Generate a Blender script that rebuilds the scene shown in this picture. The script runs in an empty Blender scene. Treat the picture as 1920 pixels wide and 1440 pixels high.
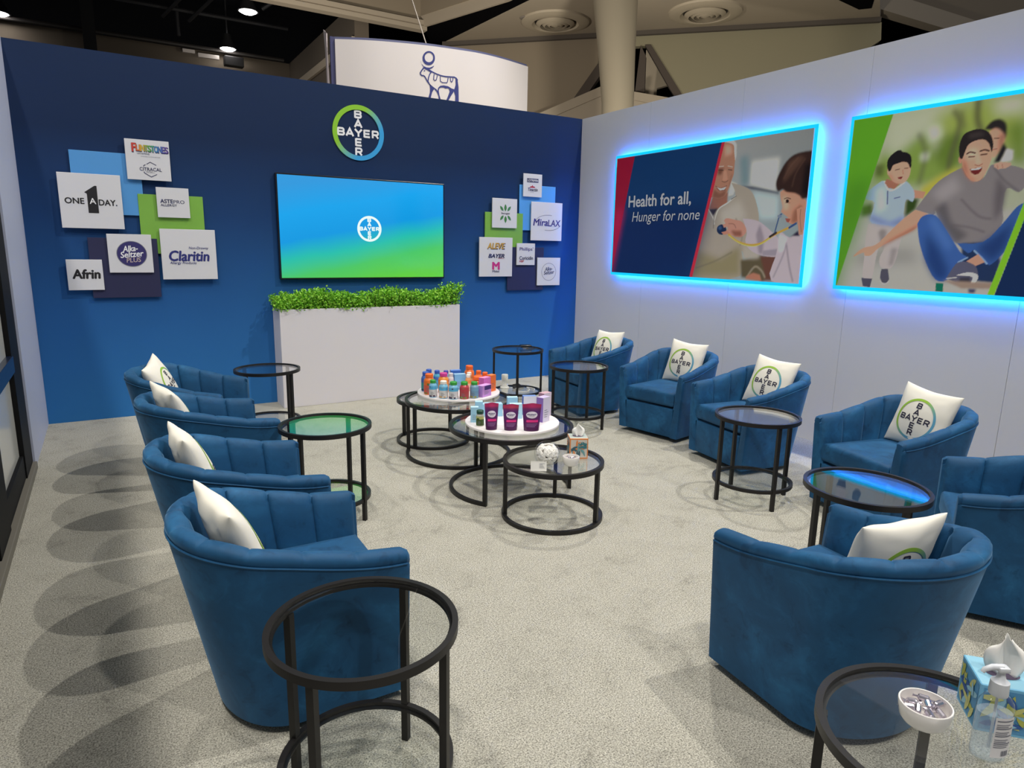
import bpy, bmesh, math, random
import numpy as np
from mathutils import Vector, Matrix, noise as mnoise
from mathutils.geometry import tessellate_polygon
PI = math.pi
random.seed(7)
SC = bpy.context.scene
COL = SC.collection
R = math.radians

# ------------------------------------------------------------------ camera
cam_d = bpy.data.cameras.new('camera')
cam_d.sensor_fit = 'HORIZONTAL'; cam_d.sensor_width = 36.0; cam_d.lens = 23.469
cam_d.clip_start = 0.05; cam_d.clip_end = 200
cam = bpy.data.objects.new('camera', cam_d); COL.objects.link(cam)
_r = Vector((0.85714231, -0.51475009, 0.01842274)); _u = Vector((0.08789371, 0.18141224, 0.97947144)); _f = Vector((0.50752512, 0.83792717, -0.2007394))
m = Matrix((_r, _u, -_f)).transposed().to_4x4(); m.translation = Vector((0, 0, 1.543))
cam.matrix_world = m
SC.camera = cam

# ------------------------------------------------------------------ world, lights, exposure
SC.view_settings.view_transform = 'Standard'; SC.view_settings.look = 'None'
SC.view_settings.gamma = 1.0; SC.view_settings.use_curve_mapping = False
SC.view_settings.exposure = -0.05
w = bpy.data.worlds.new('hall_air'); SC.world = w; w.use_nodes = True
bg = w.node_tree.nodes['Background']; bg.inputs['Color'].default_value = (0.92, 0.94, 1.0, 1); bg.inputs['Strength'].default_value = 0.20

def spot(name, loc, target, power, color, size, radius):
    d = bpy.data.lights.new(name, 'SPOT'); d.energy = power; d.color = color; d.spot_size = R(size); d.spot_blend = 0.4; d.shadow_soft_size = radius
    o = bpy.data.objects.new(name, d); COL.objects.link(o); o.location = loc
    o.rotation_euler = (Vector(target) - Vector(loc)).to_track_quat('-Z', 'Y').to_euler()
    return o
for _y in (-0.6, 2.4, 5.4): spot('hall_and_fill_light', (-1.9, _y, 10.6), (0.9, _y + 0.3, 0), 700, (1.0, 0.95, 0.86), 52, 0.22)
spot('hall_and_fill_light', (5.9, 6.3, 9.3), (1.5, 3.0, 0), 1500, (1.0, 0.96, 0.88), 100, 0.06)
spot('hall_and_fill_light', (5.9, 0.8, 9.3), (1.5, 3.0, 0), 1500, (1.0, 0.96, 0.88), 100, 0.06)
spot('hall_and_fill_light', (3.4, -4.5, 9.6), (2.4, 4.5, 0.6), 1150, (1.0, 0.96, 0.89), 90, 0.15)
spot('hall_and_fill_light', (-4.2, 0.5, 9.0), (5.0, 3.2, 1.6), 120, (1.0, 0.95, 0.90), 62, 0.25)  # added fill that lifts the right wall, not a known lamp
spot('hall_and_fill_light', (-1.95, -3.2, 11.6), (1.6, 6.2, 0.8), 1750, (1.0, 0.95, 0.87), 50, 0.25)
spot('hall_and_fill_light', (3.0, 15.0, 3.6), (9.5, 19.0, 8.0), 1250, (1.0, 0.93, 0.82), 120, 0.3)  # added uplight without a fixture, brightens the beige soffit
spot('hall_and_fill_light', (9.0, 9.0, 3.4), (14.0, 16.0, 8.0), 1250, (1.0, 0.95, 0.82), 130, 0.3)  # second added uplight, no fixture, for the right part of the hall

# ------------------------------------------------------------------ helpers
def s2l(v):
    v = v / 255.0
    return v / 12.92 if v <= 0.04045 else ((v + 0.055) / 1.055) ** 2.4
def lin(c): return (s2l(c[0]), s2l(c[1]), s2l(c[2]), 1.0)
MATS = {}
def M(name, rgb, rough=0.5, metal=0.0, spec=0.5, emit=None, estr=0.0, sheen=0.0, coat=0.0):
    if name in MATS: return MATS[name]
    mt = bpy.data.materials.new(name); mt.use_nodes = True
    b = mt.node_tree.nodes['Principled BSDF']
    b.inputs['Base Color'].default_value = lin(rgb); b.inputs['Roughness'].default_value = rough
    b.inputs['Metallic'].default_value = metal; b.inputs['Specular IOR Level'].default_value = spec
    if emit: b.inputs['Emission Color'].default_value = emit; b.inputs['Emission Strength'].default_value = estr
    if sheen: b.inputs['Sheen Weight'].default_value = sheen; b.inputs['Sheen Roughness'].default_value = 0.35
    if coat: b.inputs['Coat Weight'].default_value = coat
    MATS[name] = mt
    return mt
def nodes(mt):
    nt = mt.node_tree; return nt, nt.nodes['Principled BSDF']
def N(nt, t, **kw):
    n = nt.nodes.new(t)
    for k, v in kw.items(): setattr(n, k, v)
    return n
def ramp(nt, stops):
    n = nt.nodes.new('ShaderNodeValToRGB'); e = n.color_ramp.elements
    while len(e) < len(stops): e.new(0.5)
    for i, (p, c) in enumerate(stops): e[i].position = p; e[i].color = c
    return n
def obj(name, bm, mat, parent=None, smooth=False, loc=(0, 0, 0)):
    me = bpy.data.meshes.new(name)
    if isinstance(bm, bmesh.types.BMesh):
        bmesh.ops.recalc_face_normals(bm, faces=bm.faces) if not getattr(bm, '_keep', False) else None
        bm.to_mesh(me); bm.free()
    else:
        me.from_pydata(bm[0], [], bm[1]); me.update()
    for x in (mat if isinstance(mat, (list, tuple)) else [mat]): me.materials.append(x)
    if smooth:
        me.polygons.foreach_set('use_smooth', [True] * len(me.polygons))
        if smooth != 'full':
            me.set_sharp_from_angle(angle=R(smooth if smooth is not True else 40))
    o = bpy.data.objects.new(name, me); COL.objects.link(o); o.location = loc
    if parent: o.parent = parent
    return o
def thing(name, label, cat, loc=(0, 0, 0), rz=0.0, group=None):
    o = bpy.data.objects.new(name, None); COL.objects.link(o); o.location = loc; o.rotation_euler = (0, 0, rz)
    o.empty_display_size = 0.1
    o['label'] = label; o['category'] = cat
    if group: o['group'] = group
    return o
def tag(o, label, cat, group=None):
    o['label'] = label; o['category'] = cat
    if group: o['group'] = group
    return o
def struct(o): o['kind'] = 'structure'; return o
def copy_tree(o, parent=None):
    c = o.copy(); COL.objects.link(c)
    if parent: c.parent = parent
    for ch in list(o.children): copy_tree(ch, c)
    return c
def bm_new(): return bmesh.new()
def box(bm, x0, x1, y0, y1, z0, z1, bev=0.0, seg=2):
    v = [bm.verts.new(p) for p in ((x0,y0,z0),(x1,y0,z0),(x1,y1,z0),(x0,y1,z0),(x0,y0,z1),(x1,y0,z1),(x1,y1,z1),(x0,y1,z1))]
    fs = [bm.faces.new([v[i] for i in q]) for q in ((3,2,1,0),(4,5,6,7),(0,1,5,4),(1,2,6,5),(2,3,7,6),(3,0,4,7))]
    if bev > 0:
        es = list({e for f in fs for e in f.edges})
        bmesh.ops.bevel(bm, geom=es, offset=bev, segments=seg, affect='EDGES', profile=0.5)
    return bm
def obox(bm, c, ax, half):
    """oriented box: centre, three axis vectors, half sizes"""
    c = Vector(c); a = [Vector(v).normalized() * h for v, h in zip(ax, half)]
    v = [bm.verts.new(c + a[0]*i + a[1]*j + a[2]*k) for k in (-1,1) for j in (-1,1) for i in (-1,1)]
    for q in ((0,2,3,1),(4,5,7,6),(0,1,5,4),(1,3,7,5),(3,2,6,7),(2,0,4,6)): bm.faces.new([v[i] for i in q])
    return bm
def lathe(bm, prof, n=32, c=(0, 0), cap=True):
    rings = []
    for r, z in prof:
        if r < 1e-6: rings.append([bm.verts.new((c[0], c[1], z))])
        else: rings.append([bm.verts.new((c[0] + r*math.cos(2*PI*i/n), c[1] + r*math.sin(2*PI*i/n), z)) for i in range(n)])
    for a, b in zip(rings, rings[1:]):
        for i in range(n):
            j = (i + 1) % n
            if len(a) == 1 and len(b) == 1: continue
            if len(a) == 1: bm.faces.new((a[0], b[j], b[i]))
            elif len(b) == 1: bm.faces.new((a[i], a[j], b[0]))
            else: bm.faces.new((a[i], a[j], b[j], b[i]))
    if cap:
        if len(rings[0]) > 1: bm.faces.new(rings[0][::-1])
        if len(rings[-1]) > 1: bm.faces.new(rings[-1])
    return bm
def ring_rect(bm, ro, ri, z0, z1, n=96, c=(0, 0), a0=0.0, a1=2*PI):
    """flat metal hoop, whole or an arc"""
    full = abs(a1 - a0 - 2*PI) < 1e-6
    k = n if full else n + 1
    V = []
    for i in range(k):
        a = a0 + (a1 - a0) * i / n; cs, sn = math.cos(a), math.sin(a)
        V.append([bm.verts.new((c[0] + r*cs, c[1] + r*sn, z)) for r, z in ((ro, z0), (ro, z1), (ri, z1), (ri, z0))])
    for i in range(n):
        p, q = V[i], V[(i + 1) % k]
        for e in range(4): bm.faces.new((p[e], q[e], q[(e+1) % 4], p[(e+1) % 4]))
    if not full: bm.faces.new(V[0][::-1]); bm.faces.new(V[-1])
    return bm
def tube(bm, pts, r, n=10, closed=False):
    pts = [Vector(p) for p in pts]; rings = []; L = len(pts); up = Vector((0, 0, 1))
    for i, p in enumerate(pts):
        a = pts[(i-1) % L] if (closed or i > 0) else pts[0]; b = pts[(i+1) % L] if (closed or i < L-1) else pts[-1]
        t = (b - a).normalized()
        s = t.cross(up); s = s.normalized() if s.length > 1e-4 else Vector((1, 0, 0)); q = s.cross(t)
        rr = r[i] if isinstance(r, (list, tuple)) else r
        rings.append([bm.verts.new(p + (s*math.cos(2*PI*k/n) + q*math.sin(2*PI*k/n)) * rr) for k in range(n)])
    for i in range(L if closed else L-1):
        A, B = rings[i], rings[(i+1) % L]
        for k in range(n): bm.faces.new((A[k], A[(k+1) % n], B[(k+1) % n], B[k]))
    if not closed: bm.faces.new(rings[0][::-1]); bm.faces.new(rings[-1])
    return bm
def prism(bm, pts, plane, t):
    """closed outline (2-D) -> solid; plane(x, y, d) gives the 3-D point at depth d"""
    n = len(pts)
    F = [bm.verts.new(plane(x, y, t)) for x, y in pts]; B = [bm.verts.new(plane(x, y, 0)) for x, y in pts]
    for tri in tessellate_polygon([[Vector((x, y, 0)) for x, y in pts]]):
        try: bm.faces.new([F[i] for i in tri]); bm.faces.new([B[i] for i in tri][::-1])
        except ValueError: pass
    for i in range(n): bm.faces.new((F[i], B[i], B[(i+1) % n], F[(i+1) % n]))
    return bm
def ribbon(bm, pts, wd, plane, t=0.0, sub=1):
    """stroke of constant width along a polyline"""
    P = [Vector((x, y)) for x, y in pts]; P = [p for i, p in enumerate(P) if i == 0 or (p - P[i-1]).length > 1e-6]; Q = []
    for a, b in zip(P, P[1:]):
        for k in range(sub): Q.append(a.lerp(b, k / sub))
    Q.append(P[-1]); closed = (P[0] - P[-1]).length < 1e-6
    if closed: Q = Q[:-1]
    L = len(Q); V = []
    for i in range(L):
        d0 = (Q[i] - Q[i-1]) if (i > 0 or closed) else (Q[1] - Q[0]); d1 = (Q[(i+1) % L] - Q[i]) if (i < L-1 or closed) else d0
        if i == 0 and not closed: d0 = d1
        d0 = d0.normalized(); d1 = d1.normalized(); n0 = Vector((-d0.y, d0.x)); n1 = Vector((-d1.y, d1.x)); mt = n0 + n1
        mt = mt.normalized() if mt.length > 1e-4 else n0
        k = wd / 2 / max(0.45, mt.dot(n0))
        V.append((bm.verts.new(plane(*(Q[i] + mt*k), t)), bm.verts.new(plane(*(Q[i] - mt*k), t))))
    for i in range(L if closed else L-1):
        a, b = V[i], V[(i+1) % L]; bm.faces.new((a[0], a[1], b[1], b[0]))
    return bm
def smooth_path(pts, k=4):
    P = [Vector(p) for p in pts]; out = []
    for i in range(len(P)-1):
        a = P[max(i-1, 0)]; b = P[i]; c = P[i+1]; d = P[min(i+2, len(P)-1)]
        for j in range(k):
            t = j / k; out.append(0.5*((2*b) + (c-a)*t + (2*a-5*b+4*c-d)*t*t + (3*b-a-3*c+d)*t**3))
    out.append(P[-1]); return out
# planes that things are fixed to
YB, XL, XR, HT = 6.705, -0.524, 4.959, 3.03
def on_back(y):  return lambda a, b, d=0.0: (a, y - d, b)           # facing the viewer, a = x, b = z
def on_right(x): return lambda a, b, d=0.0: (x - d, -a, b)          # facing -x, a = -y, b = z
# text
TXT = {}
def text_geo(s, bold=0.0, shear=0.0, space=1.0):
    k = (s, bold, shear, space)
    if k in TXT: return TXT[k]
    c = bpy.data.curves.new('lettering', 'FONT'); c.body = s; c.size = 1.0; c.offset = bold; c.shear = shear; c.space_character = space; c.resolution_u = 3; c.space_line = 0.85
    o = bpy.data.objects.new('lettering', c); COL.objects.link(o)
    me = bpy.data.meshes.new_from_object(o.evaluated_get(bpy.context.evaluated_depsgraph_get()))
    vs = np.array([v.co[:2] for v in me.vertices]) if len(me.vertices) else np.zeros((1, 2)); fs = [tuple(p.vertices) for p in me.polygons]
    bpy.data.objects.remove(o); bpy.data.curves.remove(c); bpy.data.meshes.remove(me)
    lo, hi = vs.min(0), vs.max(0)
    TXT[k] = ((vs - (lo+hi)/2), fs, hi - lo); return TXT[k]
def text(s, cx, cy, wd, ht, plane, mat, parent, d=0.0012, bold=0.0, shear=0.0, rot=0.0, space=1.0, name='lettering'):
    vs, fs, sz = text_geo(s, 0.0, shear, space)
    sx = wd / sz[0] if wd else ht / sz[1]; sy = ht / sz[1] if ht else sx
    c, n = math.cos(rot), math.sin(rot); V, FF = [], []
    steps = [(0, 0)] if not bold else [(0, 0), (-1, 0), (1, 0), (0, -.8), (0, .8), (-.7, .6), (.7, -.6)]
    for k, (ox, oy) in enumerate(steps):
        m_ = len(V); FF += [tuple(i + m_ for i in f) for f in fs]
        for x, y in vs:
            x, y = x*sx + ox*bold*1.1*sy, y*sy + oy*bold*1.1*sy; V.append(plane(cx + x*c - y*n, cy + x*n + y*c, d + k*1.2e-4))
    return obj(name, (V, FF), mat, parent)
# wide monoline capitals used by the round logo (unit box -0.5..0.5)
def _arc(cx, cy, rx, ry, a0, a1, n=8): return [(cx + rx*math.cos(R(a0+(a1-a0)*i/n)), cy + ry*math.sin(R(a0+(a1-a0)*i/n))) for i in range(n+1)]
GLY = {'B': [[(-.42,.42),(.18,.42)] + _arc(.18,.21,.2,.21,90,-90) + [(-.42,0)], [(-.42,0),(.2,0)] + _arc(.2,-.21,.22,.21,90,-90) + [(-.42,-.42)], [(-.42,.5),(-.42,-.5)]],
       'A': [[(-.5,-.5),(0,.46),(.5,-.5)], [(-.32,-.2),(.32,-.2)]],
       'Y': [[(-.5,.5),(0,.0),(.5,.5)], [(0,.05),(0,-.5)]],
       'E': [[(-.38,.5),(-.38,-.5)], [(-.4,.42),(.42,.42)], [(-.4,0),(.36,0)], [(-.4,-.42),(.42,-.42)]],
       'R': [[(-.4,.5),(-.4,-.5)], [(-.42,.42),(.16,.42)] + _arc(.16,.18,.24,.24,90,-90) + [(-.42,-.06)], [(.05,-.06),(.42,-.5)]]}
def cross_letters(bm, r, plane, sub=3, t=0.0, wd=0.072):
    w_, h_ = 0.27*r, 0.27*r; k = 0
    for i, ch in enumerate('BAYER'):
        for (cx, cy) in (((i-2)*.335*r, 0), (0, (2-i)*.335*r))[:1 if i == 2 else 2]:
            for st in GLY[ch]: ribbon(bm, [(cx + x*w_, cy + y*h_) for x, y in st], wd*r, plane, k*1e-4, sub); k = (k+1) % 4
    return bm
def flat_ring(bm, r, w_, plane, n=72, t=0.0):
    V = []
    for i in range(n):
        a = 2*PI*i/n; V.append([bm.verts.new(plane(q*math.cos(a), q*math.sin(a), t)) for q in (r, r - w_/2, r - w_)])
    for i in range(n):
        a, b = V[i], V[(i+1) % n]
        for k in (0, 1): bm.faces.new((a[k], b[k], b[k+1], a[k+1]))
    return bm

# ------------------------------------------------------------------ materials
def carpet():
    mt = M('carpet', (200, 197, 186), 0.95, spec=0.1); nt, b = nodes(mt); tc = N(nt, 'ShaderNodeTexCoord')
    n1 = N(nt, 'ShaderNodeTexNoise'); n1.inputs['Scale'].default_value = 190; n1.inputs['Detail'].default_value = 5; n1.inputs['Roughness'].default_value = 0.7
    n2 = N(nt, 'ShaderNodeTexNoise'); n2.inputs['Scale'].default_value = 3.6; n2.inputs['Detail'].default_value = 12; n2.inputs['Roughness'].default_value = 0.80; n2.inputs['Distortion'].default_value = 0.3
    n3 = N(nt, 'ShaderNodeTexNoise'); n3.inputs['Scale'].default_value = 70; n3.inputs['Detail'].default_value = 4
    for n in (n1, n2, n3): nt.links.new(tc.outputs['Object'], n.inputs['Vector'])
    r1 = ramp(nt, [(0.35, lin((92, 90, 83))), (0.50, lin((182, 179, 167))), (0.64, lin((222, 219, 206)))]); nt.links.new(n1.outputs['Fac'], r1.inputs['Fac'])
    r2 = ramp(nt, [(0.31, (0.54, 0.54, 0.55, 1)), (0.385, (0.78, 0.78, 0.775, 1)), (0.455, (0.93, 0.93, 0.925, 1)), (0.58, (1, 1, 1, 1))]); nt.links.new(n2.outputs['Fac'], r2.inputs['Fac'])
    r3 = ramp(nt, [(0.3, (0.82, 0.82, 0.82, 1)), (0.7, (1.0, 1.0, 1.0, 1))]); nt.links.new(n3.outputs['Fac'], r3.inputs['Fac'])
    mx = N(nt, 'ShaderNodeMixRGB', blend_type='MULTIPLY'); mx.inputs['Fac'].default_value = 1; nt.links.new(r1.outputs['Color'], mx.inputs['Color1']); nt.links.new(r2.outputs['Color'], mx.inputs['Color2'])
    m2 = N(nt, 'ShaderNodeMixRGB', blend_type='MULTIPLY'); m2.inputs['Fac'].default_value = 1; nt.links.new(mx.outputs['Color'], m2.inputs['Color1']); nt.links.new(r3.outputs['Color'], m2.inputs['Color2'])
    nt.links.new(m2.outputs['Color'], b.inputs['Base Color'])
    bp = N(nt, 'ShaderNodeBump'); bp.inputs['Strength'].default_value = 0.5; bp.inputs['Distance'].default_value = 0.006; nt.links.new(n1.outputs['Fac'], bp.inputs['Height']); nt.links.new(bp.outputs['Normal'], b.inputs['Normal'])
    return mt
def velvet():
    mt = M('blue_velvet', (28, 78, 120), 0.62, spec=0.25, sheen=0.4); nt, b = nodes(mt); tc = N(nt, 'ShaderNodeTexCoord')
    n1 = N(nt, 'ShaderNodeTexNoise'); n1.inputs['Scale'].default_value = 5; n1.inputs['Detail'].default_value = 7; n1.inputs['Roughness'].default_value = 0.62; n1.inputs['Distortion'].default_value = 0.6
    nt.links.new(tc.outputs['Object'], n1.inputs['Vector'])
    r1 = ramp(nt, [(0.30, lin((24, 70, 106))), (0.5, lin((26, 77, 117))), (0.70, lin((36, 96, 140)))]); nt.links.new(n1.outputs['Fac'], r1.inputs['Fac'])
    n2 = N(nt, 'ShaderNodeTexNoise'); n2.inputs['Scale'].default_value = 11; n2.inputs['Detail'].default_value = 6; n2.inputs['Roughness'].default_value = 0.66; n2.inputs['Distortion'].default_value = 0.9; nt.links.new(tc.outputs['Object'], n2.inputs['Vector'])
    r2 = ramp(nt, [(0.32, (0.62, 0.64, 0.67, 1)), (0.44, (0.96, 0.96, 0.97, 1)), (0.58, (1, 1, 1, 1)), (0.70, (1.3, 1.25, 1.2, 1))]); nt.links.new(n2.outputs['Fac'], r2.inputs['Fac'])
    mx = N(nt, 'ShaderNodeMixRGB', blend_type='MULTIPLY'); mx.inputs['Fac'].default_value = 1; nt.links.new(r1.outputs['Color'], mx.inputs['Color1']); nt.links.new(r2.outputs['Color'], mx.inputs['Color2']); nt.links.new(mx.outputs['Color'], b.inputs['Base Color'])
    b.inputs['Sheen Tint'].default_value = lin((130, 180, 225))
    return mt
def glass(name, tint, ior=1.5):
    """thin clear pane: mirror by Fresnel over tinted see-through"""
    if name in MATS: return MATS[name]
    mt = bpy.data.materials.new(name); mt.use_nodes = True; nt = mt.node_tree; nt.nodes.clear()
    o = N(nt, 'ShaderNodeOutputMaterial'); tr = N(nt, 'ShaderNodeBsdfTransparent'); tr.inputs['Color'].default_value = (*tint, 1)
    gl = N(nt, 'ShaderNodeBsdfGlossy'); gl.inputs['Roughness'].default_value = 0.015; gl.inputs['Color'].default_value = (1, 1, 1, 1)
    fr = N(nt, 'ShaderNodeFresnel'); ge = N(nt, 'ShaderNodeNewGeometry'); io = N(nt, 'ShaderNodeMapRange'); io.inputs['To Min'].default_value = ior; io.inputs['To Max'].default_value = 1/ior; nt.links.new(ge.outputs['Backfacing'], io.inputs['Value']); nt.links.new(io.outputs['Result'], fr.inputs['IOR']); mx = N(nt, 'ShaderNodeMixShader')
    nt.links.new(fr.outputs['Fac'], mx.inputs['Fac']); nt.links.new(tr.outputs['BSDF'], mx.inputs[1]); nt.links.new(gl.outputs['BSDF'], mx.inputs[2]); nt.links.new(mx.outputs['Shader'], o.inputs['Surface'])
    MATS[name] = mt; return mt
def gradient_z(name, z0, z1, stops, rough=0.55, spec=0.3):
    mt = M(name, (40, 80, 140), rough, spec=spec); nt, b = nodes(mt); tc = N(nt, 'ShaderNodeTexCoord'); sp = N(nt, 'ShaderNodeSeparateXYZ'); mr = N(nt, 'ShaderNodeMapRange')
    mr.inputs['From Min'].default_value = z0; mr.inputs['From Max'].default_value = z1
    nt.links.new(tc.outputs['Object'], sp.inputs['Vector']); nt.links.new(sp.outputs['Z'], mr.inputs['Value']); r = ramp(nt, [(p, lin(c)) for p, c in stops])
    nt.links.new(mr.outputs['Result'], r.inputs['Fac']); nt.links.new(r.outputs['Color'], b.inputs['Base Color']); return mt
def ring_mat(name, axis_a, axis_b, rad, cg=(140, 196, 56), cb=(60, 160, 220)):
    """logo hoop: green at the upper left running into blue at the lower right"""
    mt = M(name, cg, 0.6, spec=0.2); nt, b = nodes(mt); tc = N(nt, 'ShaderNodeTexCoord'); dp = N(nt, 'ShaderNodeVectorMath', operation='DOT_PRODUCT')
    v = Vector(axis_a) * -0.75 + Vector(axis_b) * 0.65
    dp.inputs[1].default_value = v / rad; nt.links.new(tc.outputs['Object'], dp.inputs[0])
    mr = N(nt, 'ShaderNodeMapRange'); mr.inputs['From Min'].default_value = -0.55; mr.inputs['From Max'].default_value = 0.35; nt.links.new(dp.outputs['Value'], mr.inputs['Value'])
    r = ramp(nt, [(0, lin(cb)), (1, lin(cg))]); nt.links.new(mr.outputs['Result'], r.inputs['Fac']); nt.links.new(r.outputs['Color'], b.inputs['Base Color']); return mt
CARPET = carpet(); VELVET = velvet()
BLACK_METAL = M('black_metal', (30, 28, 28), 0.45, 0.3); DARK_BASE = M('dark_base', (16, 16, 18), 0.7)
CLEAR = glass('clear_glass', (0.955, 0.965, 0.96)); BOWLGLASS = glass('bowl_glass', (0.97, 0.98, 0.98), 1.3)
WHITE_PANEL = M('white_panel', (226, 226, 228), 0.55, spec=0.3); WHITE_SIGN = M('white_sign', (214, 214, 218), 0.5, spec=0.3)
INK = M('black_ink', (18, 16, 22), 0.6); NAVY_INK = M('navy_ink', (34, 38, 84), 0.6); VIOLET_INK = M('violet_ink', (52, 44, 120), 0.6); WHITE_INK = M('white_ink', (236, 236, 238), 0.6); GREY_INK = M('grey_ink', (120, 122, 134), 0.6)
CREAM = M('cream_cotton', (234, 230, 218), 0.85, spec=0.15, sheen=0.1)

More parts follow.
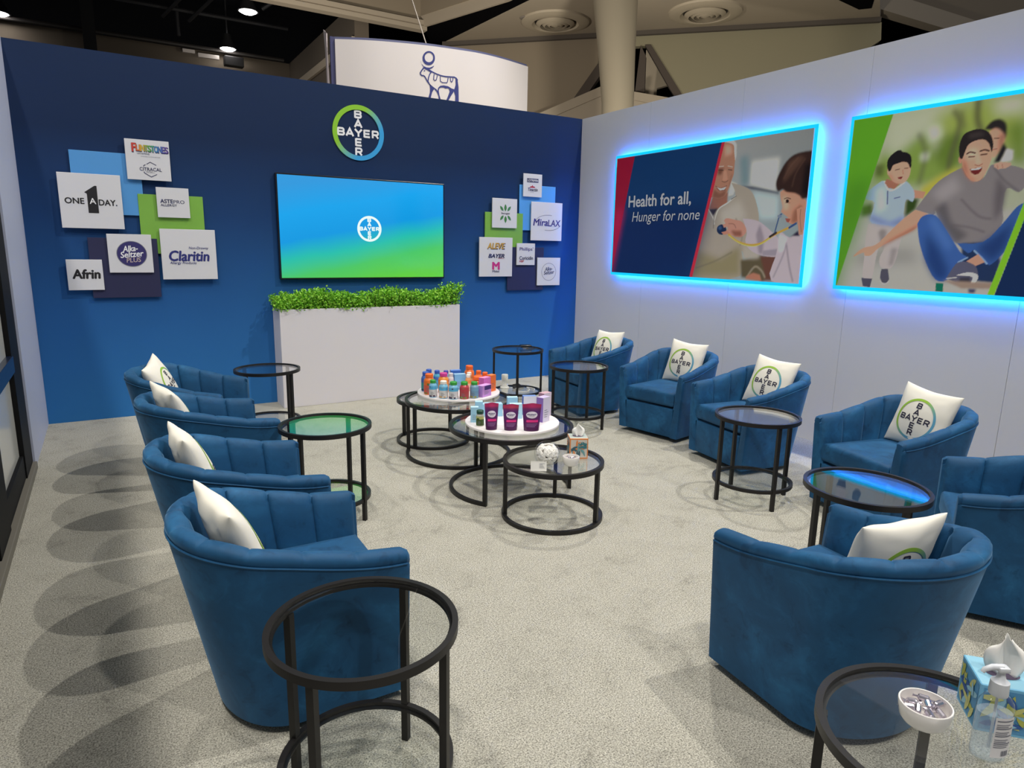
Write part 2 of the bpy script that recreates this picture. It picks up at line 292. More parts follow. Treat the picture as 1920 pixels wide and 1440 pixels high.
# shapes of the printed poster pictures (thousandths of the sheet) and of the bull emblem (millimetres)
ART1=[('g4',(185,180,175),(135,138,138),(170,180,185),(140,155,160)),('p',(196,194,188),[(758,838),(877,842),(874,614),(752,683)],12),('p',(120,140,145),[(702,876),(741,886),(755,683),(720,669)],14),('p',(92,95,105),[(713,677),(774,662),(885,613),(886,595),(775,639)],4),('p',(175,190,192),[(770,626),(886,586),(890,434),(816,438)],14),('p',(105,70,60),[(825,183),(904,186),(892,10),(841,5)],5),('p',(214,205,195),[(620,999),(669,997),(681,968),(684,888),(679,852),(656,978)],3),('p',(196,190,180),[(671,713),(700,690),(685,616),(661,609)],2),('p',(160,150,138),[(671,703),(732,669),(770,626),(796,540),(812,429),(809,253),(773,157),(745,213),(749,30),(500,2),(562,531),(626,534),(695,606)],1),('p',(140,130,102),[(526,207),(646,151),(737,252),(749,30),(500,2)],18),('p',(176,168,158),[(627,506),(719,575),(757,441),(647,378)],20),('p',(150,104,88),[(585,607),(659,638),(660,562),(617,517),(573,520)],2),('p',(168,124,104),[(620,999),(656,982),(670,961),(674,916),(680,861),(680,813),(680,763),(671,715),(659,653),(644,609),(616,593),(589,607),(573,648)],1),('p',(200,160,140),[(628,975),(657,964),(664,911),(632,899)],8),('p',(134,92,76),[(589,666),(620,633),(652,658),(644,609),(616,593),(585,607)],6),('p',(120,80,66),[(601,814),(630,814),(620,768),(603,770)],5),('l',(70,48,42),[(605,804),(628,797)],5,0),('l',(70,48,42),[(652,799),(670,792)],5,0),('l',(190,180,170),[(600,827),(628,827)],5,1),('l',(190,180,170),[(649,825),(671,814)],5,1),('p',(188,140,118),[(631,795),(643,793),(653,725),(629,721)],4),('l',(110,72,60),[(626,719),(642,711),(655,721)],4,1),('p',(238,226,214),[(601,684),(625,669),(649,678),(639,655),(619,654)],1),('l',(112,60,54),[(596,688),(622,671),(651,683)],4,1),('l',(112,66,58),[(602,674),(620,651),(645,655)],4,1),('l',(130,90,76),[(671,760),(666,723),(663,676)],4,2),('p',(60,52,60),[(570,520),(616,524),(596,469)],2),('l',(196,190,180),[(697,604),(663,561),(620,518),(604,439)],10,1),('l',(70,64,62),[(700,605),(678,584)],5,1),('l',(205,200,195),[(570,518),(597,449),(604,409)],7,1),('l',(120,112,104),[(600,449),(601,379)],6,1),('l',(120,112,96),[(526,73),(620,130),(702,202)],8,4),('l',(132,124,108),[(737,252),(742,328),(707,443)],8,4),('p',(96,86,66),[(745,146),(831,183),(859,49),(858,7),(755,21)],6),('p',(168,160,150),[(755,252),(830,197),(826,159),(754,156)],8),('l',(150,138,120),[(780,23),(812,102),(843,76),(860,31)],12,3),('p',(170,118,98),[(779,33),(808,59),(838,47),(847,6),(774,13)],3),('p',(178,166,172),[(738,442),(781,435),(823,410),(879,336),(904,290),(910,182),(836,183),(781,224),(760,280),(762,347)],1),('p',(146,134,144),[(818,401),(841,308),(842,188),(824,197),(805,327)],5),('p',(150,140,150),[(840,216),(907,231),(910,182),(842,181)],4),('p',(180,168,174),[(897,172),(905,272),(909,344),(946,308),(981,343),(1037,342),(1058,-4),(889,10)],1),('p',(205,196,200),[(902,326),(936,304),(930,218),(909,209)],6),('l',(128,116,128),[(937,272),(927,182),(896,34)],6,2),('l',(130,118,130),[(938,254),(958,112),(977,14)],8,3),('p',(48,42,66),[(946,304),(978,352),(987,316),(959,317)],2),('p',(192,142,120),[(891,612),(916,627),(971,586),(1000,532),(989,464),(973,421),(959,396),(940,404),(931,428),(932,441),(914,464),(903,483),(907,512),(896,567)],1),('p',(150,102,84),[(951,484),(985,533),(981,421),(959,396),(946,405)],8),('p',(214,168,146),[(903,575),(919,583),(934,502),(914,486)],8),('p',(152,84,76),[(922,436),(944,430),(938,406),(929,410)],1),('p',(190,138,118),[(972,577),(989,567),(991,515),(975,525)],2),('p',(58,40,36),[(1005,860),(975,860),(935,849),(905,810),(885,753),(872,694),(872,650),(883,616),(900,629),(917,609),(950,598),(972,577),(980,559),(993,561),(1021,597)],2),('p',(90,66,56),[(916,808),(956,839),(977,822),(931,728),(898,664)],8),('p',(30,20,22),[(980,780),(1009,783),(1021,597),(993,566),(975,602)],10),('l',(110,84,72),[(951,827),(919,765),(901,698)],4,2),('l',(104,78,66),[(978,814),(947,726),(937,641)],4,2),('l',(40,26,26),[(911,564),(922,570),(936,562)],5,1),('p',(36,24,26),[(931,548),(930,544),(929,540),(927,538),(925,537),(922,538),(920,541),(918,545),(918,549),(918,554),(919,557),(921,560),(923,560),(926,559),(928,556),(930,553)],1),('l',(96,64,54),[(916,539),(935,536)],3,1),('p',(186,136,116),[(964,492),(981,506),(997,489),(1001,394),(997,325),(983,325),(973,404)],1),('l',(140,96,82),[(980,490),(981,430),(991,343)],4,1),('p',(186,136,120),[(651,432),(663,449),(702,436),(738,418),(761,356),(742,314),(708,317),(675,337),(649,337),(649,359),(674,368)],1),('p',(140,92,78),[(687,358),(737,357),(742,314),(708,317)],6),('l',(140,92,80),[(659,407),(697,406),(711,376)],4,1),('p',(32,50,84),[(666,366),(665,352),(660,340),(653,332),(644,329),(635,332),(627,340),(621,353),(619,367),(620,381),(624,393),(632,401),(640,404),(650,401),(658,392),(663,380)],1),('p',(60,86,126),[(643,378),(643,373),(641,369),(638,366),(635,365),(631,366),(628,369),(626,374),(625,379),(625,384),(627,388),(630,391),(633,392),(637,391),(640,388),(642,384)],4),('p',(186,136,120),[(646,403),(671,416),(679,392),(653,380)],1),('p',(180,128,112),[(642,347),(671,358),(682,337),(656,327)],1),('l',(206,152,72),[(679,329),(723,280),(767,257),(803,256),(837,272),(880,322),(916,353),(947,377)],15,1),('l',(236,190,110),[(683,319),(736,266),(786,247),(826,258),(875,312)],5,1),('l',(60,50,50),[(866,312),(890,339)],16,1),('l',(56,84,128),[(885,344),(892,407),(898,454),(906,464)],9,1),('l',(56,84,128),[(942,372),(967,399)],14,1),('p',(120,130,150),[(907,449),(907,445),(905,442),(903,440),(899,439),(896,440),(893,443),(891,446),(890,450),(890,455),(892,458),(895,460),(898,461),(901,460),(904,457),(907,454)],1),('p',(24,62,106),[(3,998),(615,1002),(499,0),(-4,-3)],0),('p',(20,46,92),[(10,549),(584,568),(499,0),(-4,-3)],60),('p',(150,26,56),[(3,998),(121,1000),(0,-3),(-4,-3)],0),('p',(176,34,80),[(5,549),(65,557),(0,-3),(-4,-3)],30),('p',(206,50,70),[(611,1001),(625,1001),(509,0),(493,-1)],0)]
ART2=[('g4',(172,176,150),(140,160,96),(170,168,164),(168,166,160)),('p',(170,168,162),[(35,431),(514,436),(548,-14),(-11,-77)],8),('p',(128,150,76),[(95,785),(168,850),(222,864),(256,752),(317,731),(324,638),(267,594),(205,585),(86,619),(86,694)],22),('p',(178,182,158),[(116,980),(281,1008),(317,840),(219,899),(154,773),(116,762)],24),('p',(150,164,86),[(241,961),(362,998),(455,991),(471,771),(439,715),(336,811),(280,781)],26),('p',(186,188,170),[(385,990),(459,989),(464,911),(398,915)],20),('p',(104,126,54),[(275,850),(333,853),(328,687),(288,660),(248,736)],18),('p',(112,134,60),[(425,860),(468,864),(483,659),(454,665)],18),('p',(190,196,176),[(224,898),(254,907),(267,844),(238,816)],12),('p',(200,204,190),[(215,760),(238,765),(238,721),(221,716)],8),('l',(86,84,64),[(348,1003),(352,912),(365,844)],24,8),('l',(92,92,70),[(292,963),(310,892),(299,743),(297,659)],20,8),('l',(96,96,76),[(203,868),(229,758),(222,600)],14,8),('l',(92,92,70),[(309,958),(323,871)],12,8),('p',(176,170,70),[(224,564),(273,628),(321,672),(332,636),(271,541),(246,509)],12),('p',(78,92,48),[(52,489),(93,504),(98,428),(57,424)],8),('p',(56,76,34),[(191,514),(228,519),(223,457),(193,409)],5),('p',(96,108,60),[(84,722),(114,726),(114,652),(88,656)],10),('p',(146,144,140),[(70,224),(229,238),(253,156),(54,134)],26),('p',(176,168,166),[(85,380),(185,358),(188,237),(182,152),(169,118),(141,125),(134,178),(144,236),(131,274),(123,177),(117,55),(89,52),(85,176),(82,303)],1),('p',(140,132,132),[(129,350),(145,340),(144,236),(131,274),(120,331)],5),('p',(150,142,142),[(166,236),(186,237),(178,142),(164,132)],7),('p',(84,82,98),[(84,55),(119,54),(115,1),(92,6)],1),('p',(86,84,98),[(144,113),(164,116),(172,55),(165,30),(151,34),(143,62)],1),('l',(180,176,176),[(145,43),(158,25),(171,41)],5,1),('p',(186,138,116),[(204,567),(244,549),(239,514),(207,521)],1),('p',(156,172,204),[(78,582),(96,608),(119,627),(148,573),(179,615),(197,595),(213,548),(211,498),(191,514),(190,423),(192,356),(153,367),(117,377),(89,398),(97,504),(68,526),(71,564)],1),('p',(124,138,172),[(87,438),(151,387),(190,423),(192,356),(117,377),(89,398)],10),('p',(180,194,220),[(93,580),(122,595),(136,463),(107,446)],12),('l',(70,78,110),[(133,566),(137,493)],6,1),('l',(80,90,120),[(156,523),(172,529)],5,1),('l',(220,226,236),[(120,623),(134,575),(153,573),(180,610)],7,1),('p',(160,110,92),[(125,637),(168,608),(153,577),(134,584),(121,614)],1),('p',(200,154,132),[(125,706),(133,732),(167,730),(189,712),(193,663),(188,627),(175,605),(161,605),(145,620),(133,649),(125,669)],1),('p',(168,120,100),[(132,668),(150,619),(175,605),(161,605),(145,618),(131,649)],5),('p',(34,30,34),[(122,706),(121,741),(130,769),(146,791),(157,792),(163,782),(178,773),(190,748),(193,703),(191,687),(182,717),(167,725),(151,719),(139,710),(135,686),(129,679)],1),('l',(70,46,42),[(148,683),(160,687)],4,1),('l',(70,46,42),[(175,688),(185,688)],4,1),('l',(170,116,98),[(170,680),(173,657)],4,1),('p',(120,50,50),[(157,642),(173,643),(169,629),(161,632)],1),('p',(46,42,44),[(373,849),(386,883),(404,893),(420,874),(426,844),(427,805),(419,791),(397,836)],2),('p',(198,152,130),[(385,835),(399,850),(414,832),(424,798),(423,766),(415,720),(402,706),(393,781)],2),('p',(160,114,96),[(411,817),(425,813),(423,758),(415,720)],6),('l',(70,48,44),[(400,799),(411,797)],4,1),('l',(150,90,84),[(400,743),(410,745)],4,1),('p',(38,36,44),[(408,677),(415,720),(424,772),(434,741),(427,701),(422,677)],2),('p',(196,188,196),[(433,742),(449,729),(450,681),(423,678),(429,709)],2),('p',(196,148,126),[(221,452),(261,423),(226,343),(168,284),(127,236),(106,194),(87,190),(82,209),(64,195),(49,182),(58,206),(81,238),(116,255),(146,312),(185,395)],1),('p',(160,110,92),[(238,375),(261,423),(226,339),(168,279),(128,233),(158,284)],5),('p',(160,106,88),[(330,670),(388,644),(387,578),(352,591),(333,619)],2),('p',(130,124,126),[(222,455),(245,526),(275,602),(318,654),(333,660),(346,617),(370,587),(390,606),(399,654),(409,669),(447,658),(486,624),(491,564),(477,522),(448,544),(445,449),(450,367),(411,274),(345,268),(306,346),(278,444),(275,422)],1),('p',(100,96,100),[(277,453),(300,503),(325,380),(372,310),(345,268),(306,346)],10),('p',(152,146,148),[(262,542),(316,630),(338,551),(292,487)],16),('p',(104,98,102),[(421,606),(448,544),(446,441),(431,376),(422,492)],10),('l',(104,98,102),[(342,499),(389,411),(422,393)],8,4),('l',(104,98,102),[(327,363),(369,353),(411,326)],7,4),('l',(96,92,96),[(410,656),(438,587),(476,526)],6,3),('p',(200,152,130),[(325,721),(326,771),(337,798),(376,801),(396,760),(401,707),(398,667),(391,623),(380,592),(364,590),(350,612),(335,661)],1),('p',(164,112,94),[(327,721),(341,685),(354,616),(372,593),(364,588),(348,613),(334,661)],6),('p',(222,180,158),[(340,752),(360,756),(367,713),(345,709)],8),('p',(186,136,116),[(328,706),(328,699),(328,693),(327,689),(325,688),(323,690),(322,694),(320,700),(320,707),(319,715),(320,720),(321,724),(322,725),(324,724),(326,719),(327,713)],1),('p',(44,38,40),[(322,717),(316,774),(322,830),(337,850),(362,855),(385,833),(399,780),(399,731),(390,774),(376,799),(357,799),(340,783),(334,753),(329,712)],1),('p',(66,58,58),[(334,836),(365,844),(379,817),(340,810)],6),('l',(54,40,38),[(339,735),(347,742),(359,735)],7,1),('l',(54,40,38),[(371,742),(382,746),(392,739)],7,1),('l',(60,40,38),[(345,718),(359,717)],6,1),('l',(60,40,38),[(374,723),(388,724)],6,1),('p',(214,166,144),[(362,722),(370,722),(379,678),(364,676)],4),('l',(150,100,84),[(363,675),(372,668),(381,676)],4,1),('p',(110,44,44),[(352,655),(367,657),(382,661),(381,642),(374,625),(365,624),(356,637)],1),('p',(240,234,228),[(354,654),(367,656),(381,660),(377,651),(366,647),(356,647)],1),('p',(198,152,134),[(409,671),(423,678),(448,670),(449,656),(437,644),(420,642),(410,656)],1),('l',(150,106,92),[(417,663),(420,647)],3,1),('l',(150,106,92),[(428,666),(431,648)],3,1),('p',(40,58,92),[(359,267),(438,276),(461,176),(454,62),(402,69),(366,171)],4),('p',(64,98,158),[(233,375),(241,409),(257,425),(279,419),(302,372),(358,223),(377,193),(355,144),(335,66),(304,67),(271,161),(245,275)],1),('p',(40,68,120),[(259,329),(301,239),(335,125),(335,66),(304,67),(271,161)],14),('p',(84,120,178),[(258,410),(280,409),(334,258),(328,222)],14),('p',(62,96,154),[(346,268),(411,274),(451,367),(478,450),(498,465),(503,405),(471,243),(442,162),(427,166),(396,233),(379,215)],1),('p',(40,66,116),[(397,241),(450,325),(475,390),(470,259),(442,167)],14),('l',(130,156,196),[(358,166),(379,191)],8,1),('l',(130,156,196),[(394,228),(415,191),(429,162)],9,1),('p',(190,142,122),[(378,172),(405,211),(424,170),(402,147)],1),('p',(92,92,112),[(333,78),(344,126),(356,162),(378,168),(402,149),(412,101),(407,48),(383,45),(348,64)],1),('p',(228,222,214),[(358,96),(386,113),(409,105),(413,83),(405,47),(397,50),(400,86),(388,94)],1),('l',(200,196,192),[(334,75),(359,83)],5,1),('p',(66,64,76),[(368,83),(394,89),(395,49),(366,55)],3),('p',(150,130,118),[(325,65),(469,63),(467,34),(376,26)],2),('p',(18,112,92),[(307,47),(327,47),(329,0),(309,3)],1),('p',(70,70,100),[(393,25),(413,27),(410,4),(396,4)],2),('p',(24,48,88),[(563,1010),(1010,1010),(1010,-10),(458,-10)],0),('p',(128,196,48),[(549,1010),(564,1010),(458,-3),(442,-2)],0),('p',(98,160,44),[(0,1001),(121,1000),(2,-9),(-2,-5)],0),('p',(80,136,40),[(6,629),(84,647),(2,-9),(-2,-5)],40)]
BULL_P=[[(-10,-189),(-2,-223),(27,-251),(62,-263),(103,-262),(138,-247),(162,-231),(156,-245),(132,-266),(106,-280),(97,-291),(62,-279),(33,-273),(4,-238),(-8,-207)],[(102,-471),(137,-491),(164,-510),(134,-557),(115,-629),(106,-722),(70,-725),(83,-629),(104,-565),(108,-516)],[(149,-496),(196,-521),(220,-554),(247,-633),(256,-709),(228,-711),(223,-632),(219,-592),(196,-545),(161,-512)],[(205,-528),(217,-492),(244,-466),(292,-456),(352,-460),(401,-482),(440,-489),(425,-529),(395,-570),(358,-634),(334,-702),(304,-704),(328,-631),(352,-579),(374,-523),(365,-491),(340,-485),(316,-493),(292,-482),(256,-485),(232,-498),(223,-526),(232,-580),(250,-635),(256,-709),(228,-711),(229,-629),(214,-571)],[(455,-351),(486,-381),(498,-456),(502,-687),(444,-692),(450,-639),(453,-570),(431,-506),(440,-486),(458,-432)]]
BULL_L=[[(30,-267),(3,-302),(-18,-336),(-12,-354),(3,-366),(20,-364),(38,-373),(55,-398),(72,-428),(102,-463),(116,-477)],[(91,-287),(138,-309),(197,-329),(257,-342),(316,-346),(377,-343),(437,-339),(467,-350),(486,-375)],[(35,-273),(79,-291),(123,-313),(102,-344),(87,-389),(81,-427),(105,-468),(149,-496),(196,-524)],[(162,-333),(155,-398),(170,-410),(191,-400),(206,-344)],[(245,-351),(247,-410),(274,-424),(334,-420),(346,-400),(353,-356)],[(383,-353),(389,-396),(404,-403),(419,-377),(422,-349)],[(29,-309),(44,-303)]]
BULL_RO=[(174,-139),(173,-156),(168,-172),(160,-188),(150,-201),(138,-213),(124,-223),(108,-229),(93,-232),(77,-232),(62,-229),(48,-223),(36,-214),(26,-202),(18,-189),(14,-174),(13,-157),(14,-141),(19,-125),(26,-110),(37,-96),(49,-84),(63,-75),(78,-68),(94,-65),(110,-65),(125,-68),(139,-74),(151,-83),(161,-94),(168,-108),(173,-123)]
BULL_RI=[(151,-134),(150,-146),(147,-157),(142,-167),(135,-177),(126,-185),(117,-191),(106,-196),(95,-198),(84,-198),(74,-196),(64,-192),(56,-186),(49,-178),(44,-168),(41,-158),(40,-147),(41,-136),(44,-125),(50,-114),(57,-105),(65,-97),(75,-90),(85,-86),(96,-84),(107,-83),(117,-85),(127,-90),(135,-96),(142,-104),(147,-113),(150,-123)]

# ================================================================== the booth shell
bm = bm_new(); box(bm, XL-0.5, 6.2, -3.0, 7.2, -0.06, 0.0); struct(obj('floor', bm, CARPET))
bm = bm_new(); box(bm, -30, 45, -12, 45, -0.12, -0.07); struct(obj('floor_hall', bm, M('hall_concrete', (120, 116, 108), 0.8)))
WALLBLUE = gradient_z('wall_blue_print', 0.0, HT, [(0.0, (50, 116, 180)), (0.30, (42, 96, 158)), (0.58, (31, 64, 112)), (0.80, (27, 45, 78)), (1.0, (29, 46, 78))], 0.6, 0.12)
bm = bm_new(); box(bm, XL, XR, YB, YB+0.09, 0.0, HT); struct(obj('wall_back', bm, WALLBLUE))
bm = bm_new(); box(bm, XR+0.012, XR+0.1, -1.6, YB+0.09, 0.0, HT-0.002)
ys = [YB+0.09, 5.53, 4.335, 3.165, 1.985, 0.8, -0.4, -1.6]
for a, b in zip(ys, ys[1:]): box(bm, XR, XR+0.02, b+0.0012, a-0.0012, 0.0, HT)
struct(obj('wall_right', bm, WHITE_PANEL))
bm = bm_new(); box(bm, XL-0.08, XL, 5.41, YB+0.09, 0.0, HT); box(bm, XL-0.08, XL, -1.6, 5.41, 2.62, HT); struct(obj('wall_left', bm, M('grey_panel', (176, 182, 204), 0.5)))
# glazed door front along the left side
door = bpy.data.objects.new('door_1', None); COL.objects.link(door); struct(door)
FRAME = M('door_frame_black', (9, 9, 11), 0.6, spec=0.2); PANE = M('frosted_glass', (206, 206, 200), 0.16, spec=0.6)
bm = bm_new()
for a, b in ((5.02, 5.405), (3.72, 4.12), (2.42, 2.82), (1.1, 1.5)): box(bm, XL-0.07, XL-0.012, a, b, 0.05, 2.62, 0.003)
obj('stile', bm, FRAME, door)
bm = bm_new()
for a, b in ((4.12, 5.02), (2.82, 3.72), (1.5, 2.42)):
    for z0, z1 in ((0.05, 0.2), (2.5, 2.62)): box(bm, XL-0.06, XL-0.02, a, b, z0, z1, 0.003)
obj('rail', bm, FRAME, door)
bm = bm_new()
for a, b in ((4.12, 5.02), (2.82, 3.72), (1.5, 2.42)): box(bm, XL-0.055, XL-0.004, a, b, 0.735, 0.835, 0.003)
obj('push_rail', bm, M('rail_blue_black', (24, 34, 58), 0.25), door)
bm = bm_new()
for a, b in ((4.12, 5.02), (2.82, 3.72), (1.5, 2.42)): box(bm, XL-0.046, XL-0.04, a, b, 0.2, 2.5)
obj('pane', bm, PANE, door)
bm = bm_new(); box(bm, XL-0.09, XL+0.012, -1.6, 5.405, 0.0, 0.05, 0.004); obj('sill', bm, M('sill_grey', (112, 108, 98), 0.6), door)

# ================================================================== the hall behind (its own grid stands at 45 degrees to the booth)
S2 = math.sqrt(0.5)
def UV(u, v, z): return Vector(((u+v)*S2, (u-v)*S2, z))
BEIGE = M('hall_beige', (176, 162, 142), 0.8); TAN = M('hall_tan', (146, 132, 112), 0.85); OLIVE = M('hall_olive', (150, 142, 116), 0.85); GROOVE = M('hall_groove', (92, 84, 76), 0.9); BLACKC = M('hall_black', (7, 7, 10), 0.95, spec=0.05); STRUT = M('hall_strut', (84, 74, 66), 0.85)
def slab(name, pts, dz, mat):
    """flat polygon of 3-D points thickened by the vector dz"""
    bm = bm_new(); a = [bm.verts.new(p) for p in pts]; b = [bm.verts.new(Vector(p) + Vector(dz)) for p in pts]
    bm.faces.new(a); bm.faces.new(b[::-1])
    for i in range(len(a)): j = (i+1) % len(a); bm.faces.new((a[i], a[j], b[j], b[i]))
    return struct(obj(name, bm, mat))
bm = bm_new(); box(bm, -30, 45, 12.5, 45, 10.2, 10.3); struct(obj('ceiling', bm, BLACKC))
bm = bm_new(); box(bm, -12, 6.87, 28.6, 29.0, 3.0, 8.40); struct(obj('wall_hall', bm, M('hall_dim', (96, 86, 74), 0.9)))
bm = bm_new(); box(bm, 6.87, 7.3, 20.6, 28.6, 3.0, 8.40); struct(obj('wall_hall_side', bm, MATS['hall_dim']))
bm = bm_new(); box(bm, 6.78, 6.87, 20.6, 28.4, 7.25, 7.5); struct(obj('trim_1', bm, BEIGE))
bm = bm_new(); tube(bm, [(-12, 28.3, 8.42), (6.6, 28.3, 8.42)], 0.07, 8); struct(obj('hall_pipe', bm, M('pipe_dark', (44, 40, 38), 0.6)))
bm = bm_new(); box(bm, 0.05, 0.42, 27.4, 27.8, 7.6, 10.2); struct(obj('duct', bm, M('duct_dark', (18, 18, 20), 0.8)))
TRUSS = M('truss_dark', (26, 26, 30), 0.7)
bm = bm_new()
for (a, b) in (((2.4, 27, 8.9), (4.2, 22, 10.1)), ((3.2, 27, 8.9), (5.0, 22, 10.1)), ((5.0, 24, 8.8), (6.6, 23, 9.9)), ((5.6, 26.0, 9.9), (6.4, 21.5, 8.5)), ((2.9, 27.5, 8.5), (2.9, 27.5, 10.1)), ((-6, 24, 9.6), (6.5, 24, 9.6)), ((-6, 27, 9.2), (6.5, 27, 9.2))): tube(bm, [a, b], 0.06, 6)
struct(obj('hall_truss', bm, TRUSS))
# long beam crossing in front of the dark roof, and the panel above it
bm = bm_new(); box(bm, 3.4, 8.95, 20.1, 20.4, 7.88, 8.0); box(bm, 3.4, 8.95, 20.14, 20.4, 8.0, 8.03); box(bm, 3.4, 8.95, 20.1, 20.4, 8.03, 8.16); struct(obj('hall_beam', bm, BEIGE))
bm = bm_new(); box(bm, 3.4, 8.95, 20.25, 20.5, 8.16, 10.15); struct(obj('hall_panel', bm, TAN))
# square soffit with two round vents, its back face and the strip beside it
soff = [UV(22.2, -7.95, 8), UV(18.95, -4.3, 8), UV(16.5, -1.6, 8), UV(16.5, 3.0, 8), UV(20.66, 4.55, 8), UV(22.2, 4.95, 8)]
slab('hall_soffit', soff, (0, 0, 0.3), BEIGE)
slab('hall_soffit_strip', [UV(20.6, -8.05, 8.02), UV(18.93, -4.92, 8.02), UV(16.2, -1.7, 8.02), UV(16.5, -1.3, 8.02), UV(18.95, -4.3, 8.02), UV(22.2, -7.95, 8.02), UV(22.2, -8.4, 8.02)], (0, 0, 0.1), BLACKC)
slab('hall_beam_slant', [UV(20.6, -8.05, 7.98), UV(18.93, -4.92, 7.98), UV(16.2, -1.7, 7.98), UV(16.2, -1.7, 8.3), UV(18.93, -4.92, 8.3), UV(20.6, -8.05, 8.3)], (-0.1, 0.08, 0), BEIGE)
slab('hall_panel_slant', [UV(20.7, -8.2, 8.3), UV(18.9, -5.1, 8.3), UV(16.1, -1.9, 8.3), UV(16.1, -1.9, 10.1), UV(18.9, -5.1, 10.1), UV(20.7, -8.2, 10.1)], (-0.1, 0.08, 0), TAN)
slab('hall_slot', [UV(20.3, 3.4, 7.985), UV(21.3, 4.2, 7.985), UV(21.25, 4.5, 7.985), UV(20.3, 4.35, 7.985)], (0, 0, 0.01), BLACKC)
slab('trim_2', [UV(22.05, -7.95, 7.88), UV(22.05, 4.95, 7.88), UV(22.05, 4.95, 8.0), UV(22.05, -7.95, 8.0)], UV(0.2, 0, 0), GROOVE)
slab('hall_face', [UV(22.2, -8.0, 7.9), UV(22.2, -2.9, 7.9), UV(22.2, -2.9, 7.1), UV(22.2, -3.62, 6.08), UV(22.2, -4.6, 5.2), UV(22.2, -8.0, 5.2)], UV(0.25, 0, 0), TAN)
slab('hall_face_right', [UV(22.2, -1.9, 7.9), UV(22.2, 5.0, 7.9), UV(22.2, 5.04, 7.44), UV(22.2, 4.69, 7.2), UV(22.2, 4.0, 5.2), UV(22.2, 0.6, 5.2), UV(22.2, -0.29, 6.14), UV(22.2, -1.36, 7.6), UV(22.2, -1.9, 7.6)], UV(0.25, 0, 0), OLIVE)
for q in ([UV(22.15, -2.9, 7.15), UV(22.15, -2.75, 6.9), UV(22.15, -4.1, 5.0), UV(22.15, -4.4, 5.1)], [UV(22.15, -1.5, 7.62), UV(22.15, -1.32, 7.62), UV(22.15, 0.3, 5.3), UV(22.15, 0.0, 5.3)], [UV(22.15, -1.62, 7.62), UV(22.15, -1.45, 7.3), UV(22.15, -1.42, 5.3), UV(22.15, -1.8, 5.3)]):
    slab('hall_strut', q, UV(0.3, 0, 0), STRUT)
slab('hall_brace', [UV(23.2, -1.52, 7.75), UV(23.2, -1.36, 7.75), UV(23.2, -0.62, 6.72), UV(23.2, -1.12, 6.6), UV(23.2, -1.16, 5.3), UV(23.2, -1.52, 5.3)], UV(0.2, 0, 0), BEIGE)
slab('hall_backdrop', [UV(30, -16, 3), UV(30, 20, 3), UV(30, 20, 10.2), UV(30, -16, 10.2)], UV(0.2, 0, 0), BLACKC)
slab('hall_beam_low', [UV(21.6, -8.0, 4.36), UV(21.6, -2.4, 6.48), UV(21.6, -2.4, 6.2), UV(21.6, -8.0, 4.08)], UV(0.3, 0, 0), BEIGE)
slab('hall_beam_low', [UV(21.65, -8.0, 4.08), UV(21.65, -2.4, 6.2), UV(21.65, -2.4, 3.0), UV(21.65, -8.0, 3.0)], UV(0.3, 0, 0), BEIGE)
slab('hall_beam_low', [UV(21.6, -1.9, 6.22), UV(21.6, 2.0, 5.45), UV(21.6, 2.0, 5.2), UV(21.6, -1.9, 5.98)], UV(0.3, 0, 0), BEIGE)
slab('hall_beam_low', [UV(21.65, -1.9, 5.98), UV(21.65, 2.0, 5.2), UV(21.65, 2.0, 3.0), UV(21.65, -1.9, 3.0)], UV(0.3, 0, 0), BEIGE)
# beam and panel at the right
slab('hall_beam_right', [(18.6, 12.0, 8.12), (23.6, 12.0, 8.22), (24.6, 12.0, 8.72), (18.6, 12.0, 8.58)], (0, 0.4, 0), BEIGE)
slab('hall_panel_right', [(18.6, 12.2, 8.5), (34, 12.2, 8.5), (34, 12.2, 10.2), (18.6, 12.2, 10.2)], (0, 0.4, 0), TAN)
bm = bm_new(); n = 40; rows = []
for z, v, r in ((-0.05, -1.66, .386), (5.0, -1.745, .386), (6.2, -1.83, .445), (7.3, -1.91, .523), (8.0, -1.96, .60)):
    c = UV(17.3, v, z); rows.append([bm.verts.new(c + Vector((r*math.cos(2*PI*i/n), r*math.sin(2*PI*i/n), 0))) for i in range(n)])
for p, q in zip(rows, rows[1:]):
    for i in range(n): bm.faces.new((p[i], p[(i+1) % n], q[(i+1) % n], q[i]))
bm.faces.new(rows[0][::-1]); bm.faces.new(rows[-1]); struct(obj('column', bm, M('column_concrete', (128, 118, 100), 0.8), smooth=True))
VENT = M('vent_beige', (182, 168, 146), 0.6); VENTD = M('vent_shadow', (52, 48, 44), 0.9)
vents = []
for k, (u, v, lb) in enumerate(((20.78, -4.01, 'round beige ceiling vent left of the concrete column'), (20.76, 0.19, 'round beige ceiling vent right of the concrete column'))):
    if k == 0:
        p = UV(u, v, 8); t = thing('ceiling_vent', lb, 'air vent', p, group='round ceiling vents')
        bm = bm_new(); lathe(bm, [(1.0, 0.0), (0.98, -0.05), (0.86, -0.10), (0.68, -0.10), (0.62, -0.03), (0.60, 0.0)], 56, cap=False); obj('collar', bm, VENT, t, smooth=True)
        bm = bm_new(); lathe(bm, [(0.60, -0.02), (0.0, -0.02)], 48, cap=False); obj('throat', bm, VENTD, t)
        for r in (0.54, 0.40, 0.26): bm = bm_new(); lathe(bm, [(r, -0.03), (r+0.02, -0.07), (r-0.08, -0.15), (r-0.10, -0.15), (r-0.02, -0.03)], 48, cap=False); obj('vane', bm, VENT, t, smooth=True)
        bm = bm_new(); lathe(bm, [(0.12, -0.03), (0.12, -0.12), (0.0, -0.17)], 32, cap=False); obj('hub', bm, VENT, t, smooth=True)
        vents.append(t)
    else:
        t = copy_tree(vents[0]); t.location = UV(u, v, 8); t['label'] = lb
